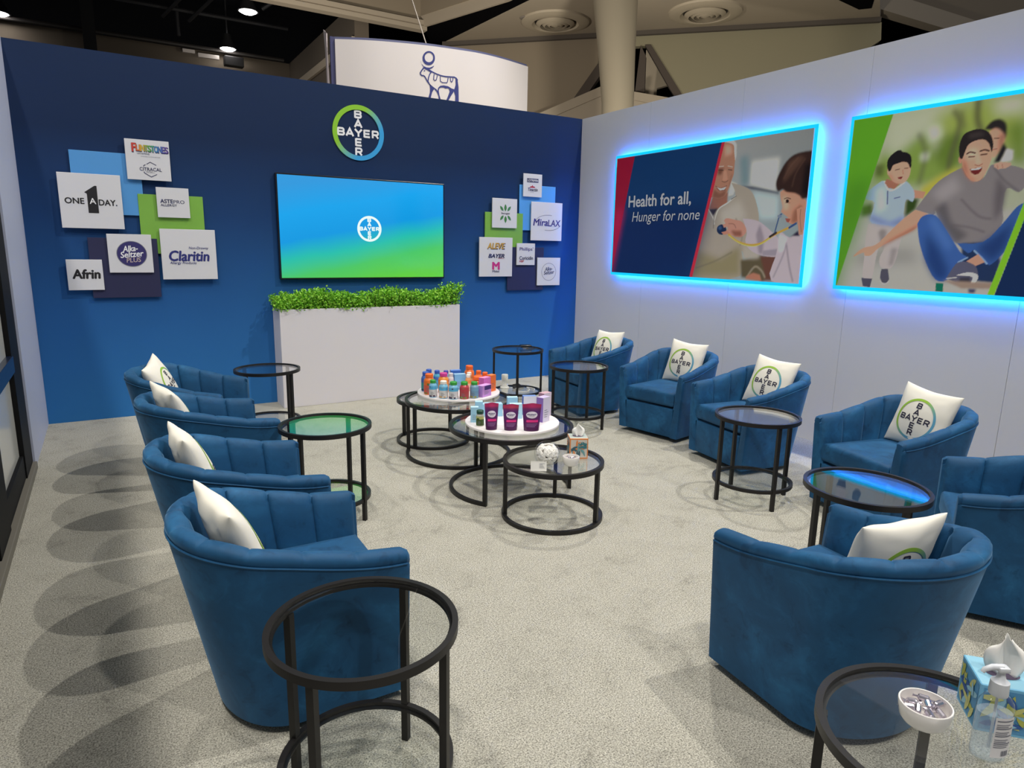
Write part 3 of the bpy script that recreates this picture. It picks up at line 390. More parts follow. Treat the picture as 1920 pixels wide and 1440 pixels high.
bm = bm_new(); c = UV(20.35, -4.75, 7.99); lathe(bm, [(0.22, 7.995), (0.2, 7.97), (0.0, 7.965)], 32, (c.x, c.y)); tag(obj('ceiling_speaker', bm, M('speaker_grey', (132, 122, 112), 0.8)), 'small flat grey disc on the beige soffit beside the left round vent', 'ceiling speaker')
# flood lamps in the dark roof
LAMP = M('lamp_glow', (255, 255, 255), emit=(1, 0.97, 0.94, 1), estr=30.0)
def hall_lamp(p, lb):
    t = thing('hall_lamp', lb, 'lamp', p, group='hall lamps')
    bm = bm_new(); lathe(bm, [(0.12, 0.5), (0.15, 0.35), (0.30, 0.02), (0.31, 0.0), (0.27, 0.0), (0.12, 0.30)], 28, cap=False); obj('reflector', bm, M('lamp_housing', (40, 40, 42), 0.5, 0.3), t, smooth=True)
    bm = bm_new(); lathe(bm, [(0.26, 0.0), (0.17, -0.05), (0.0, -0.07)], 28, cap=False); obj('lens', bm, LAMP, t)
    bm = bm_new(); tube(bm, [(0, 0, 0.45), (0, 0, 1.7)], 0.025, 8); obj('stem', bm, TRUSS, t)
    return t
hall_lamp((4.476, 23.506, 8.5), 'bright hall lamp in the dark roof, nearest the beige beam')
hall_lamp((4.557, 28.0, 8.44), 'bright hall lamp just above the far beige hall wall')
hall_lamp((-2.155, 28.0, 8.44), 'bright hall lamp at the far left edge of the roof')
# boxes on the far hall wall
bm = bm_new(); box(bm, -0.2, 0.2, -0.12, 0.0, -0.06, 0.06, 0.01); tag(obj('wall_fitting', bm, M('fitting_white', (205, 196, 190), 0.6), loc=(3.25, 28.2, 8.2)), 'short white fitting on the far beige hall wall', 'wall fitting')
bm = bm_new(); box(bm, -0.35, 0.35, -0.12, 0.0, -0.07, 0.07, 0.01); tag(obj('wall_fitting', bm, MATS['fitting_white'], loc=(3.9, 28.2, 8.12)), 'longer white fitting left of the black speaker on the hall wall', 'wall fitting')
bm = bm_new(); box(bm, -0.33, 0.33, -0.35, 0.0, -0.16, 0.16, 0.02); tag(obj('wall_speaker', bm, M('speaker_black', (24, 22, 24), 0.7), loc=(4.75, 28.3, 8.05)), 'small black speaker box on the far beige hall wall', 'speaker')

# ------------------------------------------------------------------ curved hanging banner
ban = thing('hanging_banner', 'curved white hanging banner with dark blue bull emblem above the blue wall', 'banner', (4.0, 8.5, 3.0))
BAN = smooth_path([(2.715, 8.907, 0), (3.138, 8.694, 0), (3.71, 8.514, 0), (4.131, 8.449, 0), (4.509, 8.421, 0), (4.912, 8.481, 0), (5.385, 8.616, 0)], 6)
def strip(bm, path, z0, z1, dy, off):
    V = []
    for p in path: V.append([bm.verts.new(Vector((p.x, p.y + d, z)) - Vector((4.0, 8.5, 3.0))) for z, d in ((z0, 0), (z1, 0), (z1, dy), (z0, dy))])
    for a, b in zip(V, V[1:]):
        for e in range(4): bm.faces.new((a[e], b[e], b[(e+1) % 4], a[(e+1) % 4]))
    bm.faces.new(V[0][::-1]); bm.faces.new(V[-1]); return bm
bm = bm_new(); strip(bm, BAN, 2.75, 4.05, 0.03, 0); obj('fabric', bm, M('banner_fabric', (236, 228, 224), 0.8, spec=0.1), ban, smooth=30)
bm = bm_new(); strip(bm, [Vector((p.x, p.y + 0.035, 0)) for p in BAN], 3.95, 4.085, 0.05, 0); obj('top_rail', bm, M('banner_rail', (92, 96, 130), 0.5), ban)
bm = bm_new(); box(bm, 2.66-4, 2.715-4, 8.93-8.5, 8.96-8.5, -0.25, 1.08); obj('end_edge', bm, M('banner_edge_navy', (44, 46, 92), 0.6), ban)
bm = bm_new(); V = [(2.62, 8.98, 2.75), (2.69, 9.00, 2.75), (2.745, 9.44, 4.28), (2.725, 9.44, 4.29), (2.645, 9.03, 4.14)]; V = [Vector(p) - Vector((4, 8.5, 3)) for p in V]
a = [bm.verts.new(p) for p in V]; b = [bm.verts.new(p + Vector((0.02, 0.03, 0))) for p in V]; bm.faces.new(a); bm.faces.new(b[::-1])
for i in range(5): bm.faces.new((a[i], a[(i+1) % 5], b[(i+1) % 5], b[i]))
obj('end_fin', bm, M('banner_fin', (240, 226, 226), 0.7), ban)
A0 = Vector((3.71, 8.514, 0)); AD = Vector((0.987, -0.161, 0)); AN = Vector((-0.161, -0.987, 0))
def ban_at(s):
    q = A0 + AD*s; best = None
    for p, r in zip(BAN, BAN[1:]):
        if p.x <= q.x <= r.x: return p.lerp(r, (q.x-p.x)/(r.x-p.x))
    return q
def ban_plane(a, b, d=0.0):
    q = ban_at(a/1000.0); return Vector((q.x - 4.0 , q.y - 8.5 - 0.004 - d, 1.05 + b/1000.0))
bm = bm_new()
for q in BULL_P:
    tr = tessellate_polygon([[Vector((x, y, 0)) for x, y in q]]); V = [bm.verts.new(ban_plane(x, y)) for x, y in q]
    for t in tr:
        try: bm.faces.new([V[i] for i in t])
        except ValueError: pass
for i, l in enumerate(BULL_L): ribbon(bm, [tuple(p) for p in l], (15, 15, 13, 10, 10, 10, 12)[i], ban_plane)
VO = [bm.verts.new(ban_plane(*p)) for p in BULL_RO]; VI = [bm.verts.new(ban_plane(*p)) for p in BULL_RI]
for i in range(32): j = (i+1) % 32; bm.faces.new((VO[i], VO[j], VI[j], VI[i]))
obj('bull_emblem', bm, M('emblem_blue', (50, 58, 128), 0.7), ban)
bm = bm_new(); tube(bm, [(-0.2, 0.06, 1.08), (-0.52, 0.55, 2.6), (-0.6, 0.7, 7.2)], 0.008, 6); obj('hanging_wire', bm, M('wire_steel', (190, 180, 168), 0.4, 0.6), ban)

# ================================================================== signs on the blue wall
def sign(name, label, x0, x1, z0, z1, off, mat, group, cat='sign', th=0.012):
    bm = bm_new(); cx, cz = (x0+x1)/2, (z0+z1)/2
    box(bm, x0-cx, x1-cx, -th, 0, z0-cz, z1-cz, 0.0015, 1)
    t = thing(name, label, cat, (cx, YB-off+th, cz), group=group)
    obj('panel', bm, mat, t)
    bm = bm_new(); box(bm, -0.05, 0.05, 0.0, off-th, -0.05, 0.05); obj('standoff', bm, DARK_BASE, t)
    t['w'] = x1-x0; t['h'] = z1-z0
    def pl(a, b, d=0.0): return ((a-0.5)*(x1-x0), -th-0.0006-d, (b-0.5)*(z1-z0))   # panel fractions
    return t, pl, x1-x0, z1-z0
def tsign(t, pl, W, H, s, cx, cy, wd, ht, mat, **k):
    return text(s, cx*W, cy*H, wd*W if wd else None, ht*H if ht else None, lambda a, b, d=0.0: pl(a/W, b/H, d), mat, t, **k)
GL, GR = 'square signs left of the screen', 'square signs right of the screen'
SKY = M('sign_sky_blue', (78, 150, 214), 0.55); SKY2 = M('sign_sky_blue_right', (84, 160, 232), 0.55); GRN = M('sign_green', (122, 176, 66), 0.55); DRK = M('sign_dark_navy', (36, 38, 76), 0.55)
sign('square_sign', 'plain light blue square sign behind the rainbow-lettered white sign', -0.170, 0.334, 1.748, 2.249, 0.022, SKY, GL)
sign('square_sign', 'plain green square sign on the left half of the blue wall', 0.292, 0.798, 1.430, 1.929, 0.027, GRN, GL)
sign('square_sign', 'plain dark navy square sign behind the small black-lettered sign at left', -0.104, 0.409, 1.057, 1.558, 0.034, DRK, GL)
# house shaped numeral
t, pl, W, H = sign('square_sign', 'large white square sign with a black numeral one shaped like a tower', -0.267, 0.174, 1.631, 2.067, 0.055, WHITE_SIGN, GL)
bm = bm_new(); q = [(.40,.66),(.57,.785),(.605,.785),(.605,.285),(.44,.285),(.44,.635)]
V = [bm.verts.new(pl(a, b, 0.001)) for a, b in q]
for tr in tessellate_polygon([[Vector((a, b, 0)) for a, b in q]]): bm.faces.new([V[i] for i in tr])
obj('numeral_one', bm, INK, t)
tsign(t, pl, W, H, 'ONE', .235, .50, .30, .105, INK, bold=.022); tsign(t, pl, W, H, 'A', .523, .505, .10, .105, WHITE_INK, bold=.012, d=.0022); tsign(t, pl, W, H, 'DAY.', .765, .485, .29, .105, INK, bold=.022)
# rainbow word and hexagon
t, pl, W, H = sign('square_sign', 'white square sign with rainbow lettering above a dark hexagon', 0.229, 0.559, 2.043, 2.368, 0.055, WHITE_SIGN, GL)
cols = [(196,60,50),(206,100,50),(204,140,50),(200,172,60),(150,170,60),(90,160,70),(60,150,120),(60,130,180),(64,104,170),(84,84,160),(98,72,150)]
xs = .155
for i, ch in enumerate('FLINTSTONES'):
    big = 1.35 if i == 0 else 1.0; wd = {'I': .03, 'F': .085, 'N': .075, 'O': .08}.get(ch, .068)
    mc = M('rainbow_%d' % i, cols[i], 0.6)
    tsign(t, pl, W, H, ch, xs+wd/2+.006, .80-.002*i-.01, wd*1.12, .165*big, NAVY_INK, bold=.03, d=.0008); tsign(t, pl, W, H, ch, xs+wd/2, .81-.002*i-.01, wd, .15*big, mc, bold=.03, d=.0018)
    xs += wd + .006
tsign(t, pl, W, H, 'VITAMINS', .40, .655, .28, .045, GREY_INK, bold=.01); tsign(t, pl, W, H, 'TOTAL FAMILY NUTRITION AND MORE', .56, .585, .44, .022, GREY_INK)
bm = bm_new(); hx = lambda a: (.54+.17*math.sin(R(a))*1.0, .27+.185*math.cos(R(a)))
for pts in ([(.385,.335),(.392,.365),(.43,.385)], [(.455,.398), hx(0), hx(52)], [(.385,.21), hx(240), hx(180), hx(128)]): ribbon(bm, [(a*W, b*H) for a, b in pts], .016*W, lambda a, b, d=0.0: pl(a/W, b/H, d+.001))
obj('hexagon_emblem', bm, NAVY_INK, t)
tsign(t, pl, W, H, 'CITRACAL', .54, .275, .50, .085, NAVY_INK, bold=.008); tsign(t, pl, W, H, 'CALCIUM\nSUPPLEMENT', .53, .205, .20, .045, GREY_INK)
t, pl, W, H = sign('square_sign', 'small white square sign with two dark lines of capitals on the green sign', 0.432, 0.685, 1.740, 1.991, 0.055, WHITE_SIGN, GL)
tsign(t, pl, W, H, 'ASTE', .30, .545, .38, .125, NAVY_INK, bold=.022); tsign(t, pl, W, H, 'PRO', .68, .535, .34, .115, NAVY_INK); tsign(t, pl, W, H, 'ALLERGY', .36, .415, .50, .075, NAVY_INK, bold=.008)
t, pl, W, H = sign('square_sign', 'white square sign with a violet round badge in white slanted lettering', 0.034, 0.364, 1.269, 1.591, 0.055, WHITE_SIGN, GL)
bm = bm_new(); V = [bm.verts.new(pl(.53+.345*math.cos(2*PI*i/48), .49+.335*math.sin(2*PI*i/48), .0006)) for i in range(48)]; bm.faces.new(V); obj('badge_rim', bm, GREY_INK, t)
bm = bm_new(); V = [bm.verts.new(pl(.53+.33*math.cos(2*PI*i/48), .49+.32*math.sin(2*PI*i/48), .0012)) for i in range(48)]; bm.faces.new(V); obj('badge', bm, M('badge_violet', (48, 42, 104), 0.6), t)
tsign(t, pl, W, H, 'Alka-', .50, .63, .34, .15, WHITE_INK, bold=.02, shear=.25, d=.002, rot=.1); tsign(t, pl, W, H, 'Seltzer', .53, .485, .53, .155, WHITE_INK, bold=.02, shear=.25, d=.002, rot=.1); tsign(t, pl, W, H, 'PLUS', .56, .335, .33, .12, M('silver_ink', (190, 172, 168), 0.5), bold=.015, shear=.15, d=.002, rot=.06)
t, pl, W, H = sign('square_sign', 'large white square sign with bold slanted blue lettering at lower left cluster', 0.432, 0.875, 1.209, 1.644, 0.055, WHITE_SIGN, GL)
BLUE_INK = M('blue_ink', (38, 44, 118), 0.6)
tsign(t, pl, W, H, 'Claritin', .50, .47, .72, .20, BLUE_INK, bold=.03, shear=.15); tsign(t, pl, W, H, 'Non-Drowsy', .68, .625, .36, .065, BLUE_INK, shear=.2, bold=.006); tsign(t, pl, W, H, 'Allergy Products', .38, .325, .48, .065, BLUE_INK, shear=.2, bold=.006)
t, pl, W, H = sign('square_sign', 'small white square sign with heavy black lettering, nearest the left corner', -0.271, -0.016, 1.126, 1.377, 0.055, WHITE_SIGN, GL)
tsign(t, pl, W, H, 'Afrin', .53, .53, .76, .29, INK, bold=.035, shear=.08)
# right cluster
sign('square_sign', 'plain light blue square sign right of the screen', 4.101, 4.593, 1.736, 2.239, 0.022, SKY2, GR)
sign('square_sign', 'plain green square sign right of the screen', 3.657, 4.150, 1.430, 1.921, 0.027, GRN, GR)
sign('square_sign', 'plain dark navy square sign right of the screen, below the others', 3.950, 4.444, 1.054, 1.545, 0.034, DRK, GR)
t, pl, W, H = sign('square_sign', 'small white square sign topmost of the right cluster', 4.130, 4.380, 2.109, 2.360, 0.055, WHITE_SIGN, GR)
bm = bm_new(); V = [bm.verts.new(pl(a, b, .0006)) for a, b in ((.18,.63),(.80,.63),(.80,.80),(.18,.80))]; bm.faces.new(V); obj('name_bar', bm, NAVY_INK, t)
tsign(t, pl, W, H, 'LOTRIMIN', .49, .715, .56, .10, WHITE_INK, d=.002, bold=.01)
bm = bm_new(); V = [bm.verts.new(pl(.48+x, .40+y, .001)) for x, y in ((-.16,0),(-.10,.06),(-.04,.06),(0,.12),(.04,.06),(.10,.06),(.16,0))]; bm.faces.new(V); obj('red_crown', bm, M('red_ink', (176, 40, 60), 0.6), t)
tsign(t, pl, W, H, 'Tinactin', .50, .32, .52, .14, NAVY_INK, bold=.02, shear=.2); tsign(t, pl, W, H, 'antifungal', .46, .20, .2, .035, GREY_INK)
t, pl, W, H = sign('square_sign', 'white square sign with slanted blue word between two thin curves', 4.244, 4.675, 1.625, 2.058, 0.055, WHITE_SIGN, GR)
tsign(t, pl, W, H, 'Mira', .30, .475, .46, .175, VIOLET_INK, bold=.024, shear=.15); tsign(t, pl, W, H, 'LAX', .74, .465, .40, .165, VIOLET_INK, bold=.016, shear=.1)
bm = bm_new()
for a0, a1 in ((75, 165), (255, 345)): ribbon(bm, [(W*(.55+.42*math.cos(R(a0+(a1-a0)*i/24))), H*(.47+.2*math.sin(R(a0+(a1-a0)*i/24)))) for i in range(25)], .005, lambda a, b, d=0.0: pl(a/W, b/H, d+.001))
obj('swoosh', bm, GREY_INK, t)
t, pl, W, H = sign('square_sign', 'white square sign with six green leaves around a small word', 3.732, 4.052, 1.753, 2.073, 0.055, WHITE_SIGN, GR)
LEAFINK = M('leaf_ink', (66, 128, 72), 0.6); bm = bm_new()
for cx, cy, ang, ln in ((.52,.69,90,.25),(.37,.66,128,.22),(.67,.66,52,.22),(.53,.29,270,.25),(.38,.345,232,.22),(.68,.345,308,.22)):
    c_, s_ = math.cos(R(ang)), math.sin(R(ang)); P = [(-.5,0),(-.25,.16),(0,.21),(.25,.15),(.5,0),(.25,-.15),(0,-.21),(-.25,-.16)]
    V = [bm.verts.new(pl(cx+(x*c_-y*s_)*ln, cy+(x*s_+y*c_)*ln, .001)) for x, y in P]; bm.faces.new(V)
obj('leaf_emblem', bm, LEAFINK, t); tsign(t, pl, W, H, 'Iberogast', .53, .49, .34, .075, NAVY_INK, bold=.012)
t, pl, W, H = sign('square_sign', 'white square sign with three stacked words, lowest one pink', 3.573, 4.000, 1.214, 1.647, 0.055, WHITE_SIGN, GR)
GOLD = M('gold_ink', (206, 160, 60), 0.6)
tsign(t, pl, W, H, 'ALEVE', .505, .775, .54, .155, NAVY_INK, bold=.03, shear=.2, d=.0008); tsign(t, pl, W, H, 'ALEVE', .495, .785, .52, .145, GOLD, bold=.02, shear=.2, d=.0018)
tsign(t, pl, W, H, 'BAYER', .51, .53, .48, .095, NAVY_INK, bold=.045, shear=.25); tsign(t, pl, W, H, 'ASPIRIN', .645, .465, .18, .025, M('red_ink', (176, 40, 60), 0.6))
tsign(t, pl, W, H, 'M', .50, .275, .20, .18, M('magenta_ink', (196, 44, 130), 0.6), bold=.05); tsign(t, pl, W, H, 'Midol', .495, .135, .2, .055, NAVY_INK, bold=.02)
t, pl, W, H = sign('square_sign', 'small white square sign with two lines of blue words, lower right cluster', 4.059, 4.306, 1.343, 1.589, 0.055, WHITE_SIGN, GR)
tsign(t, pl, W, H, "Phillips'", .52, .72, .74, .20, VIOLET_INK, bold=.012); tsign(t, pl, W, H, 'Coricidin', .52, .325, .74, .16, NAVY_INK, bold=.022); tsign(t, pl, W, H, 'HBP', .27, .175, .24, .09, M('red_ink', (176, 40, 60), 0.6), bold=.02)
t, pl, W, H = sign('square_sign', 'white square sign with a thin dark circle around slanted lettering', 4.345, 4.669, 1.107, 1.429, 0.055, WHITE_SIGN, GR)
bm = bm_new(); flat_ring(bm, .315*W, .010*W, lambda a, b, d=0.0: pl(.5+a/W, .49+b/H, d+.001), 64); obj('circle_emblem', bm, NAVY_INK, t)
tsign(t, pl, W, H, 'Alka-', .49, .60, .33, .13, NAVY_INK, shear=.25, rot=.1, bold=.014); tsign(t, pl, W, H, 'Seltzer', .51, .47, .46, .13, NAVY_INK, shear=.25, rot=.1, bold=.014)
# round logo above the screen
t = thing('round_logo', 'round green and blue ring logo with white crossed lettering above the screen', 'logo', (2.246, YB-0.005, 2.611))
bm = bm_new(); V = []
RO, RI = .258, .214
for i in range(96):
    a = 2*PI*i/96; V.append([bm.verts.new((r*math.cos(a), y, r*math.sin(a))) for r, y in ((RO, 0.005), (RO, -.008), (RI, -.008), (RI, 0.005))])
for i in range(96):
    for e in range(4): bm.faces.new((V[i][e], V[(i+1) % 96][e], V[(i+1) % 96][(e+1) % 4], V[i][(e+1) % 4]))
obj('ring', bm, ring_mat('logo_ring_wall', (1, 0, 0), (0, 0, 1), RO), t)
bm = bm_new(); cross_letters(bm, RO, lambda a, b, d=0.0: (a, .002 - d*3, b), 1); obj('lettering', bm, WHITE_INK, t)

# ------------------------------------------------------------------ the wall screen
tv = thing('wall_screen', 'large flat screen with blue to green picture on the blue wall', 'television', (2.286, YB-0.005, 1.691))
bm = bm_new(); box(bm, -.860, .860, -.05, 0.0, -.490, .490, .004, 1); obj('bezel', bm, M('bezel_black', (14, 16, 24), 0.3), tv)
def screen_mat():
    mt = M('screen_picture', (4, 4, 5), 0.12); nt, b = nodes(mt); tc = N(nt, 'ShaderNodeTexCoord'); sp = N(nt, 'ShaderNodeSeparateXYZ'); nt.links.new(tc.outputs['Object'], sp.inputs['Vector'])
    ns = N(nt, 'ShaderNodeTexNoise'); ns.inputs['Scale'].default_value = 1.3; nt.links.new(tc.outputs['Object'], ns.inputs['Vector'])
    a1 = N(nt, 'ShaderNodeMath', operation='MULTIPLY_ADD'); a1.inputs[1].default_value = -0.20; nt.links.new(sp.outputs['X'], a1.inputs[0]); nt.links.new(sp.outputs['Z'], a1.inputs[2])
    a2 = N(nt, 'ShaderNodeMath', operation='MULTIPLY_ADD'); a2.inputs[1].default_value = 0.14; nt.links.new(ns.outputs['Fac'], a2.inputs[0]); nt.links.new(a1.outputs[0], a2.inputs[2])
    mr = N(nt, 'ShaderNodeMapRange'); mr.inputs['From Min'].default_value = -.46; mr.inputs['From Max'].default_value = .60; nt.links.new(a2.outputs[0], mr.inputs['Value'])
    r = ramp(nt, [(0.0, lin((98, 210, 58))), (0.20, lin((78, 204, 104))), (0.36, lin((40, 196, 176))), (0.52, lin((14, 158, 232))), (0.75, lin((22, 168, 242))), (1.0, lin((52, 158, 228)))])
    nt.links.new(mr.outputs['Result'], r.inputs['Fac']); nt.links.new(r.outputs['Color'], b.inputs['Emission Color']); b.inputs['Emission Strength'].default_value = 0.97
    return mt
bm = bm_new(); box(bm, -.846, .846, -.053, -.049, -.476, .476); scr = obj('screen', bm, screen_mat(), tv)
SCRW = M('screen_white', (20, 20, 20), 0.2, emit=(.86, 1, .97, 1), estr=1.0)
bm = bm_new(); pln = lambda a, b, d=0.0: (.03+a, -.0542 - d, .006+b); flat_ring(bm, .126, .023, pln); cross_letters(bm, .128, pln, 1, wd=.085); obj('screen_logo', bm, SCRW, scr)

# ------------------------------------------------------------------ planter and hedge
pt = thing('planter_box', 'tall white rectangular planter box below the screen', 'planter', (2.28, 6.55, 0))
PW = M('planter_white', (222, 218, 222), 0.5)
bm = bm_new(); x0, x1, y0, y1 = -.93, .93, -.145, .15
for q in ((x0, x1, y0, y0+.02), (x0, x1, y1-.02, y1), (x0, x0+.02, y0+.02, y1-.02), (x1-.02, x1, y0+.02, y1-.02)): box(bm, *q, 0, .935, .0015, 1)
obj('case', bm, PW, pt)
bm = bm_new(); box(bm, x0+.02, x1-.02, y0+.02, y1-.02, .80, .86); obj('soil', bm, M('soil', (40, 34, 26), 0.95), pt)
LEAF = M('boxwood_leaf', (84, 150, 34), 0.5, spec=0.35); nt, b = nodes(LEAF); oi = N(nt, 'ShaderNodeTexCoord'); nn = N(nt, 'ShaderNodeTexNoise'); nn.inputs['Scale'].default_value = 38; nt.links.new(oi.outputs['Object'], nn.inputs['Vector'])
rr = ramp(nt, [(0.3, lin((70, 128, 28))), (0.48, lin((118, 188, 42))), (0.68, lin((184, 232, 90)))]); nt.links.new(nn.outputs['Fac'], rr.inputs['Fac']); nt.links.new(rr.outputs['Color'], b.inputs['Base Color'])
rng = random.Random(3)
hd = thing('boxwood_hedge', 'row of dense artificial green boxwood in the white planter', 'plant', (2.28, 6.55, .86))
V, F = [], []
def leaf(p, d, ln, wd):
    d = Vector(d).normalized(); s = d.cross(Vector((rng.uniform(-1, 1), rng.uniform(-1, 1), rng.uniform(-1, 1))))
    if s.length < 1e-3: return
    s.normalize(); k = len(V); n = d.cross(s)
    V.extend([p, p + d*ln*.45 + s*wd*.5 + n*ln*.06, p + d*ln, p + d*ln*.45 - s*wd*.5 + n*ln*.06]); F.append((k, k+1, k+2, k+3))
SV, SF = [], []; bms = bm_new()
for i in range(520):
    bx = -.97 + 1.94*((i + rng.random())/520); by = rng.uniform(-.15, .115); h = rng.uniform(.15, .245) + .025*math.sin(bx*9) + (.03 if bx > .78 else 0)
    ly = rng.uniform(-.02, .0)
    p0 = Vector((max(-.88, min(.88, bx)), max(-.11, min(.1, by)), 0)); p1 = Vector((bx, by*1.05+ly, h))
    if i % 3 == 0: tube(bms, [p0, p0.lerp(p1, .5), p1], .0025, 4)
    for k in range(34):
        tt = rng.uniform(.25, 1.0)**.8; p = p0.lerp(p1, tt) + Vector((rng.gauss(0, .018), rng.gauss(0, .018), rng.gauss(0, .008)))
        p.y = min(p.y, .118); leaf(p, (rng.gauss(0, .7), rng.gauss(-.25, .6), rng.gauss(.45, .5)), rng.uniform(.018, .030), rng.uniform(.014, .022))
for k in range(len(V)): V[k].y = min(V[k].y, .14)
obj('foliage', (V, F), LEAF, hd); obj('stems', bms, M('stem_green', (50, 66, 26), 0.8), hd)

# ================================================================== backlit posters on the right wall
def paint(ops, W=500, H=252):
    """rasterise flat colour shapes of a printed photograph into rows of linear colours"""
    g4 = [np.array(lin(c)[:3]) for c in ops[0][1:5]]
    u = np.linspace(0, 1, W)[None, :, None]; v = np.linspace(1, 0, H)[:, None, None]
    img = (g4[0]*(1-u) + g4[1]*u)*(1-v) + (g4[2]*(1-u) + g4[3]*u)*v
    X, Y = np.meshgrid(np.arange(W), np.arange(H))
    def inside(P, gx, gy):
        c = np.zeros(gx.shape, bool)
        for (x0, y0), (x1, y1) in zip(P, P[1:] + P[:1]):
            if y0 == y1: continue
            c ^= ((y0 > gy) != (y1 > gy)) & (gx < (x1-x0)*(gy-y0)/(y1-y0) + x0)
        return c
    def blur(a, r):
        if r < 1: return a
        k = 2*r + 1
        for _ in range(2):
            for ax in (0, 1):
                pad = [(0, 0), (0, 0)]; pad[ax] = (r+1, r); c = np.cumsum(np.pad(a, pad, mode='edge'), axis=ax)
                a = (np.take(c, range(k, c.shape[ax]), ax) - np.take(c, range(0, c.shape[ax]-k), ax)) / k
        return a
    for o in ops[1:]:
        P = [(p[0]/1000*(W-1), p[1]/1000*(H-1)) for p in o[2]]
        if o[0] == 'l':
            wd = o[3]*0.13; P2 = [tuple(p[:2]) for p in smooth_path([(a, b, 0) for a, b in P], 4)]; bl = o[4]; al = np.zeros((H, W))
            for (ax, ay), (bx, by) in zip(P2, P2[1:]):
                dx, dy = bx-ax, by-ay; L = dx*dx + dy*dy + 1e-9; tt = np.clip(((X-ax)*dx + (Y-ay)*dy)/L, 0, 1); dd = np.hypot(X-ax-tt*dx, Y-ay-tt*dy); al = np.maximum(al, np.clip(wd + .5 - dd, 0, 1))
        else:
            bl = o[3]; al = np.zeros((H, W))
            if len(P) > 7 and bl > 0: P = [tuple(p[:2]) for p in smooth_path([(a, b, 0) for a, b in P + P[:1]], 3)][:-1]
            for sx in (-.25, .25):
                for sy in (-.25, .25): al += inside(P, X + sx, Y + sy) * .25
        r = int(round(bl*0.34)); al = blur(al, r)[..., None] if r else al[..., None]
        img = img*(1-al) + np.array(lin(o[1])[:3])*al
    return img
def poster(label, y0, y1, z0, z1, art, gain):
    t = thing('backlit_poster', label, 'poster', (XR, (y0+y1)/2, (z0+z1)/2), group='backlit posters')
    wd, ht = y0-y1, z1-z0
    bm = bm_new(); box(bm, -.06, -.045, -wd/2, wd/2, -ht/2, ht/2); obj('board', bm, M('poster_board', (200, 200, 205), 0.5), t)
    bm = bm_new(); box(bm, -.045, -.001, -wd/2+.12, wd/2-.12, -ht/2+.12, ht/2-.12); obj('mount', bm, DARK_BASE, t)
    img = paint(art); H_, W_ = img.shape[:2]
    gy, gz = np.meshgrid(np.linspace(wd/2, -wd/2, W_), np.linspace(-ht/2, ht/2, H_))
    vs = np.stack([np.full(gy.size, -.0606), gy.ravel(), gz.ravel()], -1)
    idx = np.arange(W_*H_).reshape(H_, W_); q = np.stack([idx[:-1, :-1], idx[:-1, 1:], idx[1:, 1:], idx[1:, :-1]], -1).reshape(-1, 4)
    me = bpy.data.meshes.new('photo_print'); me.vertices.add(len(vs)); me.vertices.foreach_set('co', vs.ravel()); me.loops.add(q.size); me.loops.foreach_set('vertex_index', q.ravel().astype(np.int32))
    me.polygons.add(len(q)); me.polygons.foreach_set('loop_start', np.arange(0, q.size, 4, dtype=np.int32)); me.update(calc_edges=True)
    ca = me.color_attributes.new('print', 'FLOAT_COLOR', 'POINT'); ca.data.foreach_set('color', np.concatenate([np.clip((img.reshape(-1, 3)*2.2)**1.12*(gain/2.2), 0, .92), np.ones((len(vs), 1))], 1).astype(np.float32).ravel())
    if 'photo_print' not in MATS:
        mt = M('photo_print', (128, 128, 128), 0.6, spec=0.2); nt, b = nodes(mt); at = N(nt, 'ShaderNodeAttribute'); at.attribute_name = 'print'; nt.links.new(at.outputs['Color'], b.inputs['Base Color'])
    me.materials.append(MATS['photo_print']); o = bpy.data.objects.new('photo_print', me); COL.objects.link(o); o.parent = t
    # added edge painting the bright core of the wall glow, then the hidden diodes
    LED = M('glow_edge', (20, 40, 60), emit=(0.0, 0.58, 1.0, 1), estr=1.1); LEDB = M('led_diodes', (20, 40, 60), emit=(0.005, 0.20, 1.0, 1), estr=LED_POWER)
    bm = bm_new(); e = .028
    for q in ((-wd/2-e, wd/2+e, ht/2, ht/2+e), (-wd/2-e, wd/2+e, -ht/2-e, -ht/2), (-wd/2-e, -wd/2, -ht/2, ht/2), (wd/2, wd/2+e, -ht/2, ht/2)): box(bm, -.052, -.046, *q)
    obj('glow_core', bm, LED, t)
    bm = bm_new(); e = -.012
    for q in ((-wd/2-e, wd/2+e, ht/2+e-.012, ht/2+e), (-wd/2-e, wd/2+e, -ht/2-e, -ht/2-e+.012), (-wd/2-e, -wd/2-e+.012, -ht/2+.03, ht/2-.03), (wd/2+e-.012, wd/2+e, -ht/2+.03, ht/2-.03)): box(bm, -.030, -.022, *q)
    obj('diode_row', bm, LEDB, t)
    return t
LED_POWER = 135.0
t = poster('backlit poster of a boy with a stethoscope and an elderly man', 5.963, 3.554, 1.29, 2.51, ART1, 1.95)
pp = lambda a, b, d=0.0: (-.062-d, -a, b)
W_, H_ = 2.409, 1.22; ycen, zcen = (5.963+3.554)/2, 1.90
text('Health for all,', ycen-5.275, 2.035-zcen, .905, .135, pp, WHITE_INK, t, bold=.02); text('Hunger for none', ycen-5.178, 1.868-zcen, .965, .135, pp, WHITE_INK, t, shear=.16)
poster('backlit poster of a laughing man on a skateboard with two children', 3.22, 0.80, 1.297, 2.52, ART2, 1.95)

